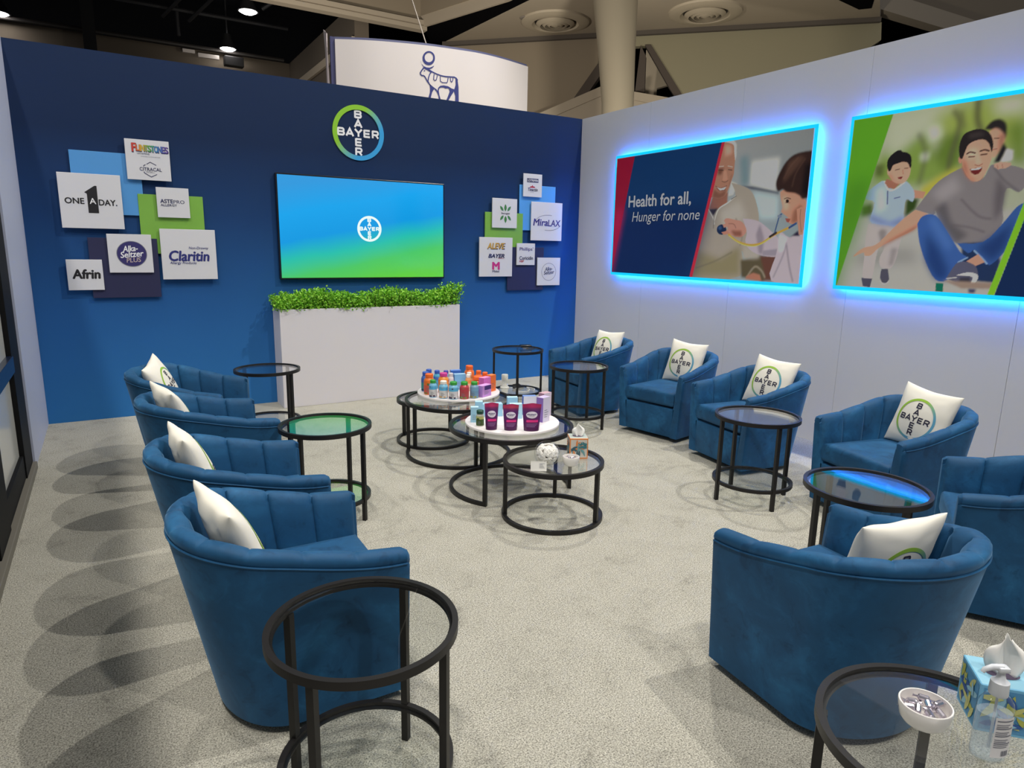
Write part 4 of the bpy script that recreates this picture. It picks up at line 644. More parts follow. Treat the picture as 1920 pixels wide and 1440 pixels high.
# ================================================================== barrel chairs
CW, CD, CLS, CHA, CHB, CSW, CSD = .663, .690, .433, .565, .685, .885, .125
def upath(n_arm=14, n_back=52):
    a = CD - CLS; pts = []
    for i in range(n_arm): pts.append((CD/2 - CLS*i/n_arm, CW/2, 0.0, 1.0))
    for i in range(n_back + 1):
        t = PI/2 + PI*i/n_back; nx, ny = math.cos(t)/a, math.sin(t)/(CW/2); L = math.hypot(nx, ny)
        pts.append((-CD/2 + a + a*math.cos(t), CW/2*math.sin(t), nx/L, ny/L))
    for i in range(1, n_arm + 1): pts.append((-CD/2 + a + CLS*i/n_arm, -CW/2, 0.0, -1.0))
    return pts
def rim_h(x): t = max(0, min(1, (CD/2 - x)/CD)); return CHA + (CHB - CHA)*t*t*(3 - 2*t)
UP = upath(); _l = [0.0]
for p, q in zip(UP, UP[1:]): _l.append(_l[-1] + math.hypot(q[0]-p[0], q[1]-p[1]))
UL = [v/_l[-1] for v in _l]; NCH = 11
def taper(x, y, z, zr):
    k = max(0.0, min(1.0, (z - .035)/(zr - .035))); return (CD/2 - (CD/2 - x)*(1 - CSD/CD*(1-k)), y*(CSW + (1-CSW)*k))
def outer_pts(p):
    x, y, nx, ny = p; zr = rim_h(x); out = []
    for z in (.035, .05, .2, .38, zr-.07, zr-.048): xx, yy = taper(x, y, z, zr); out.append(Vector((xx, yy, z)))
    xx, yy = taper(x, y, zr-.042, zr); out.append(Vector((xx - nx*.006, yy - ny*.006, zr-.043)))
    return out
def pad_pts(p, s):
    x, y, nx, ny = p; zr = rim_h(x); f = (s*NCH) % 1.0; puff = abs(math.sin(PI*f))**.36; g = .021*(puff - 1)
    prof = [(.004, -.044), (.001, -.030), (.006, -.012), (.020, -.002), (.038, 0.002), (.056, -.003), (.070, -.016), (.078, -.04), (.082, -.10), (.084, -.17), (.085, None)]
    out = []
    for k, (d, dz) in enumerate(prof):
        z = zr + dz if dz is not None else .27
        gg = g * (0 if k < 1 else .2 if k < 3 else .4 if k < 6 else 1.0); d2 = d + gg*(1 if k > 5 else 0); z2 = z + gg*(1 if 1 < k <= 6 else 0)
        xx, yy = taper(x, y, z2, zr); out.append(Vector((xx - nx*d2, yy - ny*d2, z2)))
    return out
def loft(bm, rows, capa=True):
    V = [[bm.verts.new(q) for q in r] for r in rows]
    for a, b in zip(V, V[1:]):
        for i in range(len(a)-1): bm.faces.new((a[i], a[i+1], b[i+1], b[i]))
    return V
def dee(inset, z, grow=0.0):
    """seat outline: straight front, round back"""
    hw = CW/2 - .088 - inset; x1 = CD/2 + .004 - inset*.6; xb = -CD/2 + .098 + inset; a = CD/2 - CLS - xb; pts = [(x1, hw), (CD/2-CLS+.1, hw)]
    pts = [(x1, -hw + 2*hw*i/8) for i in range(9)] + [(x1 + (CD/2-CLS - x1)*i/6, hw) for i in range(1, 6)]
    for i in range(21): t = PI/2 + PI*i/20; pts.append((CD/2-CLS + (CD/2-CLS-xb)*math.cos(t), hw*math.sin(t)))
    pts += [(CD/2-CLS + (x1 - CD/2+CLS)*i/6, -hw) for i in range(1, 6)]
    return [Vector((x, y, z)) for x, y in pts]
def make_chair(label):
    t = thing('barrel_chair', label, 'armchair', group='blue velvet barrel chairs')
    # outer shell with the two arm fronts
    bm = bm_new(); rows = [outer_pts(p) for p in UP]; V = loft(bm, rows)
    for k, (p, s) in ((0, (UP[0], 0.0)), (-1, (UP[-1], 1.0))):
        o_ = V[k]; inn = []
        for q in pad_pts(p, s)[1:]: inn.append(q)
        x, y, nx, ny = p; sg = 1 if k == 0 else -1
        inner = [bm.verts.new(Vector((q.x + .010*0, q.y, q.z))) for q in inn] + [bm.verts.new((x - (0), taper(x, y, .05, rim_h(x))[1] - ny*.072, .05)), bm.verts.new((x, taper(x, y, .035, rim_h(x))[1] - ny*.072, .035))]
        loop = o_ + inner; front = [bm.verts.new(v.co + Vector((.012, 0, 0)) + (Vector((0, 0, 0)))) for v in loop]
        c = sum((v.co for v in front), Vector()) / len(front)
        for v in front: v.co = v.co.lerp(Vector((v.co.x, c.y, v.co.z)), .22); v.co.z -= .008 if v.co.z > .5 else 0
        n = len(loop)
        for i in range(n): bm.faces.new((loop[i], loop[(i+1) % n], front[(i+1) % n], front[i]))
        bm.faces.new(front)
    lower = [v[0] for v in V]; bm.faces.new(lower)
    sh = obj('shell', bm, VELVET, t, smooth=50)
    # piping seam under the rim
    bm = bm_new(); tube(bm, [outer_pts(p)[5] + Vector((p[2]*.001, p[3]*.001, .002)) for p in UP], .0035, 6); obj('piping', bm, VELVET, sh, smooth=True)
    # channelled inner back with rolled rim
    S, P = [], []
    for c_ in range(NCH):
        for f in (0.0, .04, .10, .2, .35, .5, .65, .8, .9, .96): S.append((c_ + f)/NCH)
    S.append(1.0)
    for v in S:
        i = max(k for k in range(len(UL)-1) if UL[k] <= v + 1e-9); f = (v - UL[i])/(UL[i+1] - UL[i]); P.append(tuple(a + (b-a)*f for a, b in zip(UP[i], UP[i+1])))
    bm = bm_new(); loft(bm, [pad_pts(p, s) for p, s in zip(P, S)]); obj('backrest', bm, VELVET, t, smooth=60)
    # seat cushion
    bm = bm_new(); L = [dee(i, z) for i, z in ((.02, .292), (.006, .298), (0, .315), (0, .372), (.005, .390), (.018, .402), (.05, .408), (.12, .414))]
    VV = [[bm.verts.new(q) for q in r] for r in L]; n = len(VV[0])
    for a, b in zip(VV, VV[1:]):
        for i in range(n): bm.faces.new((a[i], a[(i+1) % n], b[(i+1) % n], b[i]))
    bm.faces.new(VV[0][::-1]); bm.faces.new(VV[-1]); obj('seat_cushion', bm, VELVET, t, smooth=60)
    hw = CW/2*CSW - .055
    bm = bm_new(); box(bm, CD/2-.07, CD/2+.004, -hw, hw, .036, .275, .008); obj('front_panel', bm, VELVET, t, smooth=40)
    bm = bm_new(); box(bm, -.06, CD/2-.07, -hw+.04, hw-.04, .2, .288); obj('seat_platform', bm, DARK_BASE, t)
    bm = bm_new(); lathe(bm, [(.21, 0.0), (.22, .006), (.22, .028), (.2, .035)], 40, (.02, 0)); obj('swivel_base', bm, DARK_BASE, t)
    return t
chairs = [  # x, y, facing, label
 (.427, 2.241, -.9, 'blue velvet barrel chair nearest the camera in the left row'),
 (.404, 3.071, -.8, 'blue velvet barrel chair second from the front in the left row'),
 (.408, 4.128, 3.4, 'blue velvet barrel chair second from the blue wall in the left row'),
 (.390, 5.068, -25.4, 'blue velvet barrel chair of the left row standing closest to the blue wall'),
 (4.042, 5.092, 175.5, 'blue velvet barrel chair in the far right corner by the blue wall'),
 (4.146, 4.132, 191.1, 'blue velvet barrel chair under the stethoscope poster with its seat in full view'),
 (4.081, 3.213, 171.6, 'blue velvet barrel chair behind a side table, third from the blue wall at right'),
 (3.965, 2.070, 167.2, 'blue velvet barrel chair behind the side table with the cyan reflection'),
 (3.448, 1.162, 122.1, 'blue velvet barrel chair without a pillow, cut by the right edge'),
 (2.097, 1.172, 84.7, 'blue velvet barrel chair with its back to the camera at lower right')]
first = None
for x, y, a, lb in chairs:
    if first is None: o = first = make_chair(lb)
    else: o = copy_tree(first); o['label'] = lb
    o.location = (x, y, 0); o.rotation_euler = (0, 0, R(a))

# ------------------------------------------------------------------ pillows
PH, PT = .185, .062
def pil_xy(u, v): return PH*u*(1 - .07*(1 - v*v)) * (1 + .03*abs(u*v)), PH*v*(1 - .07*(1 - u*u)) * (1 + .03*abs(u*v))
def pil_t(u, v): return PT*((max(0, 1-u*u))*(max(0, 1-v*v)))**.42
def pil_surf(a, b):
    u, v = a/PH, b/PH
    for _ in range(4): x, y = pil_xy(u, v); u += (a-x)/PH; v += (b-y)/PH
    return pil_t(u, v)
def make_pillow(label):
    t = thing('throw_pillow', label, 'pillow', group='white logo pillows')
    bm = bm_new(); n = 30; G = {}
    for sd in (1, -1):
        for i in range(n+1):
            for j in range(n+1):
                u, v = math.sin(PI/2*(2*i/n-1)), math.sin(PI/2*(2*j/n-1)); edge = i in (0, n) or j in (0, n)
                if edge and (i, j) in G: G[(i, j, sd)] = G[(i, j)]; continue
                x, y = pil_xy(u, v); T = pil_t(u, v); T += (0 if edge else .006*mnoise.noise(Vector((u*2.2, v*2.2, sd*3.0)))*min(1, T/.02) if max(abs(u), abs(v)) > .72 else 0)
                vv = bm.verts.new((sd*T, x, y)); G[(i, j, sd)] = vv
                if edge: G[(i, j)] = vv
        for i in range(n):
            for j in range(n):
                q = [G[(i, j, sd)], G[(i+1, j, sd)], G[(i+1, j+1, sd)], G[(i, j+1, sd)]]
                bm.faces.new(q if sd > 0 else q[::-1])
    obj('cover', bm, CREAM, t, smooth='full')
    pl = lambda a, b, d=0.0: (pil_surf(a, b-.012) + .0016 + d*2, a, b-.012)
    bm = bm_new(); flat_ring(bm, .126, .014, pl, 72); obj('printed_ring', bm, ring_mat('logo_ring_pillow', (0, 1, 0), (0, 0, 1), .126, (150, 190, 70), (96, 160, 190)), t)
    bm = bm_new(); cross_letters(bm, .122, pl, 4, wd=.062); obj('printed_lettering', bm, M('pillow_ink', (44, 42, 64), 0.8), t)
    return t
def rot3(yaw, tilt, roll):
    return Matrix.Rotation(yaw, 4, 'Z') @ Matrix(((math.cos(tilt), 0, -math.sin(tilt), 0), (0, 1, 0, 0), (math.sin(tilt), 0, math.cos(tilt), 0), (0, 0, 0, 1))) @ Matrix.Rotation(roll, 4, 'X')
pillows = [ # chair index, local x, y, z, yaw, tilt, roll, label
 (0, -.135, -.035, .575, 9, 22, 1, 'white pillow on the left chair nearest the camera'),
 (1, -.140, -.02, .585, 5, 22, -1, 'white pillow on the second chair of the left row'),
 (2, -.135, -.02, .575, 8, 23, 2, 'white pillow on the left row chair second from the blue wall'),
 (3, -.125, -.01, .565, 8, 24, 9, 'white pillow on the left row chair closest to the blue wall'),
 (4, -.120, -.01, .575, 5, 20, 3, 'white logo pillow on the chair in the far right corner'),
 (5, -.145, .0, .580, -4, 17, -2, 'white logo pillow on the chair with its seat in full view'),
 (6, -.140, -.02, .582, 8, 20, -3, 'white logo pillow on the right row chair third from the blue wall'),
 (7, -.150, -.01, .580, 0, 16, -4, 'white logo pillow on the chair behind the cyan-reflecting side table')]
pf = None
for ci, lx, ly, lz, yw, tl, ro, lb in pillows:
    x, y, a, _ = chairs[ci]; a = R(a)
    o = make_pillow(lb) if pf is None else copy_tree(pf); pf = pf or o; o['label'] = lb
    mt = rot3(a + R(yw), R(tl), R(ro)); mt.translation = Vector((x + lx*math.cos(a) - ly*math.sin(a), y + lx*math.sin(a) + ly*math.cos(a), lz)); o.matrix_world = mt
o = copy_tree(pf); o['label'] = 'white pillow seen from above on the chair with its back to the camera'
mt = rot3(R(-100), R(-17), R(0)) ; mt.translation = Vector((2.175, 1.135, .515)); o.matrix_world = mt

# ================================================================== glass tables
def hoop(name, ro, ri, z0, z1, parent, **k): bm = bm_new(); ring_rect(bm, ro, ri, z0, z1, **k); return obj(name, bm, BLACK_METAL, parent, smooth=40)
def disc(name, r, z0, z1, parent, mat=None): bm = bm_new(); lathe(bm, [(r, z0), (r, z1)], 96); return obj(name, bm, mat or CLEAR, parent)
def bar_leg(ang, r, z0, z1, parent, s=.0105):
    bm = bm_new(); c, n = math.cos(ang), math.sin(ang); obox(bm, (r*c, r*n, (z0+z1)/2), ((c, n, 0), (-n, c, 0), (0, 0, 1)), (s, s, (z1-z0)/2)); return obj('leg', bm, BLACK_METAL, parent)
def make_side(label):
    t = thing('side_table', label, 'side table', group='round glass side tables')
    hoop('top_ring', .256, .240, .522, .546, t); hoop('top_lip', .240, .232, .522, .532, t); disc('glass_top', .2395, .5325, .5395, t)
    for k in range(4): bar_leg(PI/2*k, .238, 0.0, .522, t)
    hoop('lower_ring', .243, .226, .110, .130, t); hoop('lower_lip', .226, .219, .110, .117, t); disc('glass_shelf', .2255, .1175, .1235, t)
    return t
tables = [(.513, 1.599, 41, 'round glass side table in the left foreground, empty, before the nearest left chair'),
 (.992, 3.668, 41, 'round glass side table with green reflection at the end of the left chairs'),
 (1.056, 5.576, 37, 'round glass side table at left beside the white planter'),
 (3.419, 2.672, 71, 'round glass side table at right with greyish top, second from camera'),
 (3.464, 4.602, 31, 'round glass side table in front of the corner chair at right'),
 (3.476, 5.638, 59, 'round glass side table by the blue wall holding a black charger'),
 (2.786, 1.576, 70, 'round glass side table with bright cyan reflection at right'),
 (1.441, .574, 33, 'round glass side table at lower right holding bowl, tissues and sanitizer')]
sf = None
for x, y, a, lb in tables:
    o = make_side(lb) if sf is None else copy_tree(sf); sf = sf or o; o['label'] = lb; o.location = (x, y, 0); o.rotation_euler = (0, 0, R(a))
def coffee(label, x, y, r, h, legs, arc=None):
    t = thing('coffee_table', label, 'coffee table', (x, y, 0), group='round glass coffee tables')
    hoop('top_ring', r, r-.020, h-.026, h, t); hoop('top_lip', r-.020, r-.028, h-.026, h-.014, t); disc('glass_top', r-.0205, h-.0135, h-.0055, t)
    for a in legs: bar_leg(R(a), r-.013, .0, h-.026, t, .0115)
    if arc: hoop('base_ring', r-.002, r-.024, 0.0, .022, t, a0=R(arc[0]), a1=R(arc[1]))
    else: hoop('base_ring', r+.004, r-.018, 0.0, .022, t)
    return t
coffee('large glass coffee table at the back carrying the crowded bottle tray', 2.185, 4.375, .398, .432, (145, 35, 262), (145, 395))
coffee('small glass coffee table tucked under the back one, empty', 2.165, 4.79, .290, .352, (215, 335, 125, 35))
coffee('large glass coffee table at the front carrying the purple pouches', 2.165, 3.575, .402, .424, (216, 326, 90), (-34, 216))
coffee('small low glass coffee table at the front with glass globe and tissue box', 2.135, 3.045, .293, .345, (158, 298, 52))

# ================================================================== trays and what stands on them
TRAYW = M('tray_white', (236, 230, 230), 0.4)
def tray(label, x, y, z, r):
    t = thing('turntable_tray', label, 'tray', (x, y, z), group='white round trays')
    bm = bm_new(); lathe(bm, [(.09, 0), (.09, .006)], 40); obj('foot', bm, TRAYW, t)
    bm = bm_new(); lathe(bm, [(r-.004, .006), (r, .009), (r, .019), (r-.003, .022)], 96); obj('plate', bm, TRAYW, t, smooth=30)
tray('round white tray crowded with vitamin bottles and boxes', 2.258, 4.52, .4265, .316)
tray('round white tray with purple pouches and pale blue boxes', 2.180, 3.588, .4185, .305)
ZA, ZB = .4487, .4407
def two_tone(name, top, low, zsplit, specks=None):
    """printed bottle label: coloured band over a second colour with loose blotches"""
    if name in MATS: return MATS[name]
    mt = M(name, low, 0.45); nt, b = nodes(mt); tc = N(nt, 'ShaderNodeTexCoord'); sp = N(nt, 'ShaderNodeSeparateXYZ'); nt.links.new(tc.outputs['Object'], sp.inputs['Vector'])
    gt = N(nt, 'ShaderNodeMath', operation='GREATER_THAN'); gt.inputs[1].default_value = zsplit; nt.links.new(sp.outputs['Z'], gt.inputs[0])
    mx = N(nt, 'ShaderNodeMixRGB'); mx.inputs['Color1'].default_value = lin(low); mx.inputs['Color2'].default_value = lin(top); nt.links.new(gt.outputs[0], mx.inputs['Fac']); last = mx.outputs['Color']
    if specks:
        v = N(nt, 'ShaderNodeTexVoronoi'); v.inputs['Scale'].default_value = 34; nt.links.new(tc.outputs['Object'], v.inputs['Vector'])
        lt = N(nt, 'ShaderNodeMath', operation='LESS_THAN'); lt.inputs[1].default_value = .34; nt.links.new(v.outputs['Distance'], lt.inputs[0])
        m2 = N(nt, 'ShaderNodeMixRGB'); m2.inputs['Color2'].default_value = lin(specks); nt.links.new(lt.outputs[0], m2.inputs['Fac']); nt.links.new(last, m2.inputs['Color1']); last = m2.outputs['Color']
    nt.links.new(last, b.inputs['Base Color']); return mt
def bottle(label, x, y, z, h, r, cap, body, lab, top=None, specks=None, word=None, wmat=None, cat='bottle', capr=.74, caph=.17, ang=None):
    t = thing('supplement_bottle', label, cat, (x, y, z), rz=math.atan2(-y, -x) + PI/2 if ang is None else ang, group='bottles on the trays')
    ch = h*caph; hb = h - ch
    bm = bm_new(); lathe(bm, [(r*.9, 0), (r, .004), (r, hb*.80), (r*.93, hb*.88), (r*.70, hb*.965), (r*.66, hb)], 32); obj('body', bm, M('plastic_%d_%d_%d' % body, body, 0.28, coat=.3), t, smooth=50)
    bm = bm_new(); n = 40; lathe(bm, [(r*capr, hb-.001), (r*capr, h-.004), (r*capr-.004, h), (0, h)], n, cap=False)
    obj('cap', bm, M('cap_%d_%d_%d' % cap, cap, 0.4), t, smooth=40)
    bm = bm_new(); lathe(bm, [(r+.0007, hb*.06), (r+.0007, hb*.78)], 32, cap=False)
    lm = two_tone('label_%s' % '_'.join(map(str, lab + (top or lab) + (specks or ()))), top or lab, lab, hb*.56, specks); lb = obj('label', bm, lm, t, smooth=True)
    # printed lines wrapped on the front of the label
    bm = bm_new(); rr = r + .0013
    def cyl(a, b, d=0.0): return (rr*math.sin(a/r), -rr*math.cos(a/r), b)
    for k in range(5): ribbon(bm, [(-r*.62, hb*(.40-.055*k)), (r*(.0+.12*((k*7) % 3)), hb*(.40-.055*k))], hb*.018, cyl, 0, 6)
    obj('print_lines', bm, GREY_INK, lb)
    if word: text(word, 0, hb*.63, r*1.25, hb*.10, cyl, wmat or INK, lb, bold=.01)
    return t
GC, WC, OC, BC, MC = (58, 160, 62), (240, 236, 228), (244, 110, 40), (60, 96, 190), (206, 64, 150)
SKYL, PALE = (92, 178, 220), (128, 192, 224)
bottle('green-capped bottle with sky blue and white label, leftmost in the front row', 1.995, 4.416, ZA, .130, .029, GC, PALE, (214, 212, 212), SKYL, (90, 66, 86))
bottle('white-capped bottle with sky blue and white label in the front row', 2.050, 4.353, ZA, .129, .033, WC, PALE, (220, 218, 216), SKYL, (206, 168, 120))
bottle('green-capped bottle with sky blue label and berries, third in the front row', 2.104, 4.297, ZA, .128, .035, GC, PALE, (216, 214, 216), SKYL, (78, 60, 84))
bottle('green-capped bottle with deep red label in the front row', 2.178, 4.268, ZA, .127, .034, GC, (190, 70, 76), (176, 66, 70), (190, 60, 72), (120, 140, 70))
bottle('green-capped bottle with grey-blue label, next to the purple box', 2.255, 4.258, ZA, .122, .032, GC, (130, 166, 190), (116, 156, 186), (122, 170, 200), (150, 150, 80))
bottle('tall orange-capped orange bottle at the left of the tray', 2.013, 4.524, ZA, .155, .040, OC, (240, 120, 40), (226, 96, 76), (240, 120, 40), (110, 120, 60))
bottle('blue-capped teal bottle at the far left edge of the tray', 2.034, 4.636, ZA, .150, .034, BC, (70, 110, 190), (60, 150, 150), (70, 100, 180), (50, 60, 90))
bottle('blue-capped bottle at the back left, tallest of the blue caps', 2.094, 4.712, ZA, .152, .029, BC, (80, 140, 200), (70, 130, 200), (80, 150, 210))
bottle('blue-capped bottle at the back, behind the magenta cap', 2.156, 4.694, ZA, .142, .028, BC, (90, 180, 210), (80, 170, 210), (80, 120, 200))
bottle('magenta-capped bottle with orange contents', 2.137, 4.536, ZA, .150, .040, MC, (236, 150, 60), (216, 150, 80), (236, 140, 50), (200, 90, 60))
bottle('violet-blue-capped bottle at the back centre of the tray', 2.219, 4.666, ZA, .140, .025, (80, 84, 180), (120, 190, 220), (110, 180, 220), (110, 180, 220))
bottle('pale grey-capped white bottle behind the light blue carton', 2.229, 4.600, ZA, .130, .026, (206, 204, 210), (222, 220, 224), (214, 212, 220), (214, 212, 220), (90, 80, 110))
bottle('tallest bottle, all orange, at the back of the tray', 2.420, 4.656, ZA, .166, .039, OC, (246, 122, 50), (240, 120, 52), (246, 130, 60))
bottle('white-capped brown bottle between the blue carton and orange bottles', 2.372, 4.566, ZA, .130, .025, WC, (176, 124, 70), (190, 140, 90), (222, 190, 150))
bottle('orange-capped orange bottle at the right of the tray back', 2.450, 4.555, ZA, .140, .028, OC, (246, 122, 50), (242, 116, 48), (246, 130, 60))
bottle('orange-capped orange bottle behind the orange carton', 2.467, 4.482, ZA, .138, .028, OC, (246, 122, 50), (242, 116, 48), (246, 130, 60))
bottle('wide short orange jar with ribbed lid at the right of the tray', 2.392, 4.462, ZA, .116, .036, OC, (240, 110, 60), (236, 104, 66), (240, 120, 60), cat='jar', capr=.95, caph=.22)
bottle('small white-capped bottle left of the wide orange jar', 2.330, 4.500, ZA, .128, .023, WC, (236, 170, 110), (236, 200, 170), (240, 150, 80))
bottle('dark green-capped jar with yellow-green label at the left of the front tray', 1.937, 3.577, ZB, .100, .0245, (28, 76, 58), (190, 192, 176), (66, 92, 40), (196, 200, 120), (60, 80, 30), cat='jar', capr=.92, caph=.20)
def carton(label, x, y, z, w_, d_, h, ang, front, side=None, top=None, band=None, word=None, wmat=None, lines=True, group='cartons on the trays'):
    t = thing('medicine_carton', label, 'box', (x, y, z), rz=R(ang), group=group)
    bm = bm_new(); box(bm, -w_/2, w_/2, -d_/2, d_/2, 0, h, .0008, 1)
    mats = [M('carton_%d_%d_%d' % c, c, 0.45) for c in (front, side or front, top or front)]
    o = obj('box', bm, mats, t)
    for p in o.data.polygons: p.material_index = 2 if abs(p.normal.z) > .7 else 1 if abs(p.normal.x) > .7 else 0
    F = lambda a, b, d=0.0: (a, -d_/2 - .0008 - d, b)
    if band:
        bm = bm_new(); bm.faces.new([bm.verts.new(F(a, b)) for a, b in ((-w_*.28, h*.60), (w_*.47, h*.60), (w_*.47, h*.95), (-w_*.28, h*.95))]); obj('name_band', bm, M('carton_%d_%d_%d' % band, band, 0.45), t)
    if word: text(word, w_*.1 if band else 0, h*.76, w_*.5, None, F, wmat or WHITE_INK, t, d=.0006, bold=.01)
    if lines:
        bm = bm_new()
        for k in range(4): ribbon(bm, [(-w_*.3, h*(.48-.09*k)), (w_*(.1+.08*((k*5) % 3)), h*(.48-.09*k))], h*.022, F)
        obj('print_lines', bm, GREY_INK, t)
    return t
carton('lilac carton with dark violet name band at the right front of the tray', 2.350, 4.279, ZA, .106, .052, .086, 23.5, (206, 150, 220), (190, 140, 214), (220, 170, 230), (76, 50, 120))
carton('pink carton standing behind the lilac one', 2.402, 4.366, ZA, .085, .048, .124, 23.5, (226, 120, 200), (200, 96, 176), (240, 150, 200))
carton('orange carton at the right end of the crowded tray', 2.484, 4.414, ZA, .066, .044, .128, 23.5, (246, 120, 52), (232, 104, 40), (250, 140, 70))
carton('light blue carton in the middle of the crowded tray', 2.296, 4.582, ZA, .090, .04, .122, -12, (124, 186, 236), (90, 150, 210), (170, 210, 240))
carton('mid blue carton behind the light blue one', 2.315, 4.692, ZA, .082, .04, .132, -12, (70, 120, 206), (60, 100, 180), (110, 150, 226), lines=False)
PB = (160, 208, 232)
carton('pale blue carton at the left front of the pouch tray', 1.948, 3.672, ZB, .050, .04, .100, -27, PB, (130, 186, 220), (190, 224, 240))
carton('pale blue carton behind the left front one on the pouch tray', 2.006, 3.722, ZB, .050, .04, .120, -27, PB, (130, 186, 220), (190, 224, 240), lines=False)
carton('long pale blue carton lying at the back of the pouch tray', 2.125, 3.765, ZB, .140, .06, .084, -20, PB, (140, 190, 222), (176, 214, 236))
carton('pale blue carton standing right of the long one', 2.262, 3.728, ZB, .070, .04, .122, -22, PB, (130, 186, 220), (190, 224, 240), lines=False)
carton('low pale blue carton in the middle behind the pouches', 2.232, 3.632, ZB, .082, .04, .100, -22, (170, 214, 234), (140, 190, 222), (196, 228, 240))
carton('white carton with blue side at the back right of the pouch tray', 2.366, 3.678, ZB, .090, .045, .130, -20, (218, 220, 232), (70, 110, 200), (120, 150, 210))
carton('tall white and violet carton at the right of the pouch tray', 2.352, 3.488, ZB, .075, .052, .162, 20, (216, 210, 228), (130, 100, 180), (206, 190, 226))
carton('tall white carton with rose top at the far right of the pouch tray', 2.440, 3.600, ZB, .076, .048, .160, 15, (222, 208, 222), (160, 120, 140), (206, 170, 180))
def pouch(label, x, y, w_, h, ang, tint):
    t = thing('gummy_pouch', label, 'pouch', (x, y, ZB), rz=R(ang), group='purple pouches')
    bm = bm_new(); nx, nz = 12, 16; half = lambda b: w_*(.41 + .115*b/h); D_ = lambda a, b: .026*(1-b/h)**.8*(1-(a*a))**.5 + .0006
    V = {}
    for sd in (-1, 1):
        for i in range(nx+1):
            for j in range(nz+1):
                a, b = -1 + 2*i/nx, h*j/nz; yy = sd*D_(a*.98, b) + .003*math.sin(a*5+b*40)*(b/h); zz = b - (.006*(1-a*a) if j == 0 and sd < 0 else 0)*0
                V[(sd, i, j)] = bm.verts.new((a*half(b), yy, zz + .003*math.cos(a*3)*(1 if j == nz else 0)))
        for i in range(nx):
            for j in range(nz): q = [V[(sd, i, j)], V[(sd, i+1, j)], V[(sd, i+1, j+1)], V[(sd, i, j+1)]]; bm.faces.new(q if sd < 0 else q[::-1])
    for i in range(nx): bm.faces.new((V[(1, i, 0)], V[(1, i+1, 0)], V[(-1, i+1, 0)], V[(-1, i, 0)]))
    for j in range(nz):
        for i in (0, nx): bm.faces.new((V[(-1, i, j)], V[(-1, i, j+1)], V[(1, i, j+1)], V[(1, i, j)]))
    bmesh.ops.remove_doubles(bm, verts=bm.verts, dist=1e-5)
    fm = gradient_z('pouch_film_%d' % tint[0], 0, h, [(0, (70, 30, 70)), (.3, (96, 36, 96)), (.72, (86, 40, 104)), (.82, (112, 44, 96)), (.9, tint), (1, (160, 40, 84))], .3, .5)
    obj('film', bm, fm, t, smooth=50)
    def F(a, b, d=0.0): return (a, -D_(min(.98, abs(a)/half(b))*.98, b) - .0014 - d + .003*math.sin(a/half(b)*5+b*40)*(b/h), b)
    bm = bm_new(); c = bm.verts.new(F(0, h*.60, 0)); RG = [[bm.verts.new(F(w_*.31*k/3*math.cos(2*PI*i/32), h*(.60+.125*k/3*math.sin(2*PI*i/32)))) for i in range(32)] for k in (1, 2, 3)]
    for i in range(32):
        j = (i+1) % 32; bm.faces.new((c, RG[0][i], RG[0][j]))
        for k in (0, 1): bm.faces.new((RG[k][i], RG[k+1][i], RG[k+1][j], RG[k][j]))
    obj('name_oval', bm, M('oval_white', (226, 218, 230), 0.5), t)
    text('MiraFAST', 0, h*.615, w_*.52, h*.055, F, M('oval_ink', (60, 56, 120), 0.5), t, d=.001, bold=.015, shear=.15)
    text('soft chews', 0, h*.55, w_*.3, h*.025, F, GREY_INK, t, d=.001)
    bm = bm_new(); G = [[bm.verts.new(F(w_*(-.30 + .64*i/6), h*(.33 + .085*j))) for j in (0, 1)] for i in range(7)]
    for i in range(6): bm.faces.new((G[i][0], G[i+1][0], G[i+1][1], G[i][1]))
    obj('pink_band', bm, M('pouch_pink', (222, 52, 130), 0.4), t)
    bm = bm_new()
    for k in range(3): ribbon(bm, [(-w_*.3, h*(.27-.05*k)), (w_*(.30-.06*k), h*(.27-.05*k))], h*.013, F, .0004, 8)
    obj('print_lines', bm, M('pouch_print', (170, 130, 180), 0.5), t)
pouch('purple pouch at the left of the three, beside the green-capped jar', 1.957, 3.468, .083, .166, -20, (180, 46, 100))
pouch('purple pouch in the middle of the three', 2.056, 3.402, .094, .160, -24, (176, 60, 84))
pouch('purple pouch at the right of the three, in front of the tall violet carton', 2.163, 3.332, .112, .168, -26, (170, 40, 92))

# ------------------------------------------------------------------ low front coffee table
Z0 = .3395
gl = thing('glass_globe', 'round clear glass globe jar full of white wrapped mints on the low table', 'jar', (2.040, 2.972, Z0))
bm = bm_new(); rg = .074
prof = [(.030, .0005)] + [(rg*math.sin(a), rg*.97 - rg*math.cos(a)*.97 + .0005) for a in [R(25 + 11.2*i) for i in range(13)]]
lathe(bm, prof, 48, cap=False); lathe(bm, [(.030, .0005), (0, .0005)], 48, cap=False); obj('globe', bm, BOWLGLASS, gl, smooth='full')
rng = random.Random(11)
bm = bm_new(); box(bm, -.015, .015, -.011, .011, -.006, .006, .005, 2)
for v in bm.verts: v.co.z += .0025*math.sin(v.co.x*300); v.co.y *= 1 + .2*math.cos(v.co.x*220)
mint = obj('wrapped_mint', bm, M('mint_white', (238, 234, 228), 0.6), smooth=40); k = 0
pts = []
for i in range(4000):
    if len(pts) >= 150: break
    a, b = rng.uniform(0, 2*PI), rng.uniform(-.93, .80); rr_ = (rg - .0175)*rng.choice((1, 1, .95, .70)); q = Vector((rr_*math.sqrt(1-b*b)*math.cos(a), rr_*math.sqrt(1-b*b)*math.sin(a), rr_*b*.97))
    if all((q-s).length > .0135 for s in pts): pts.append(q)
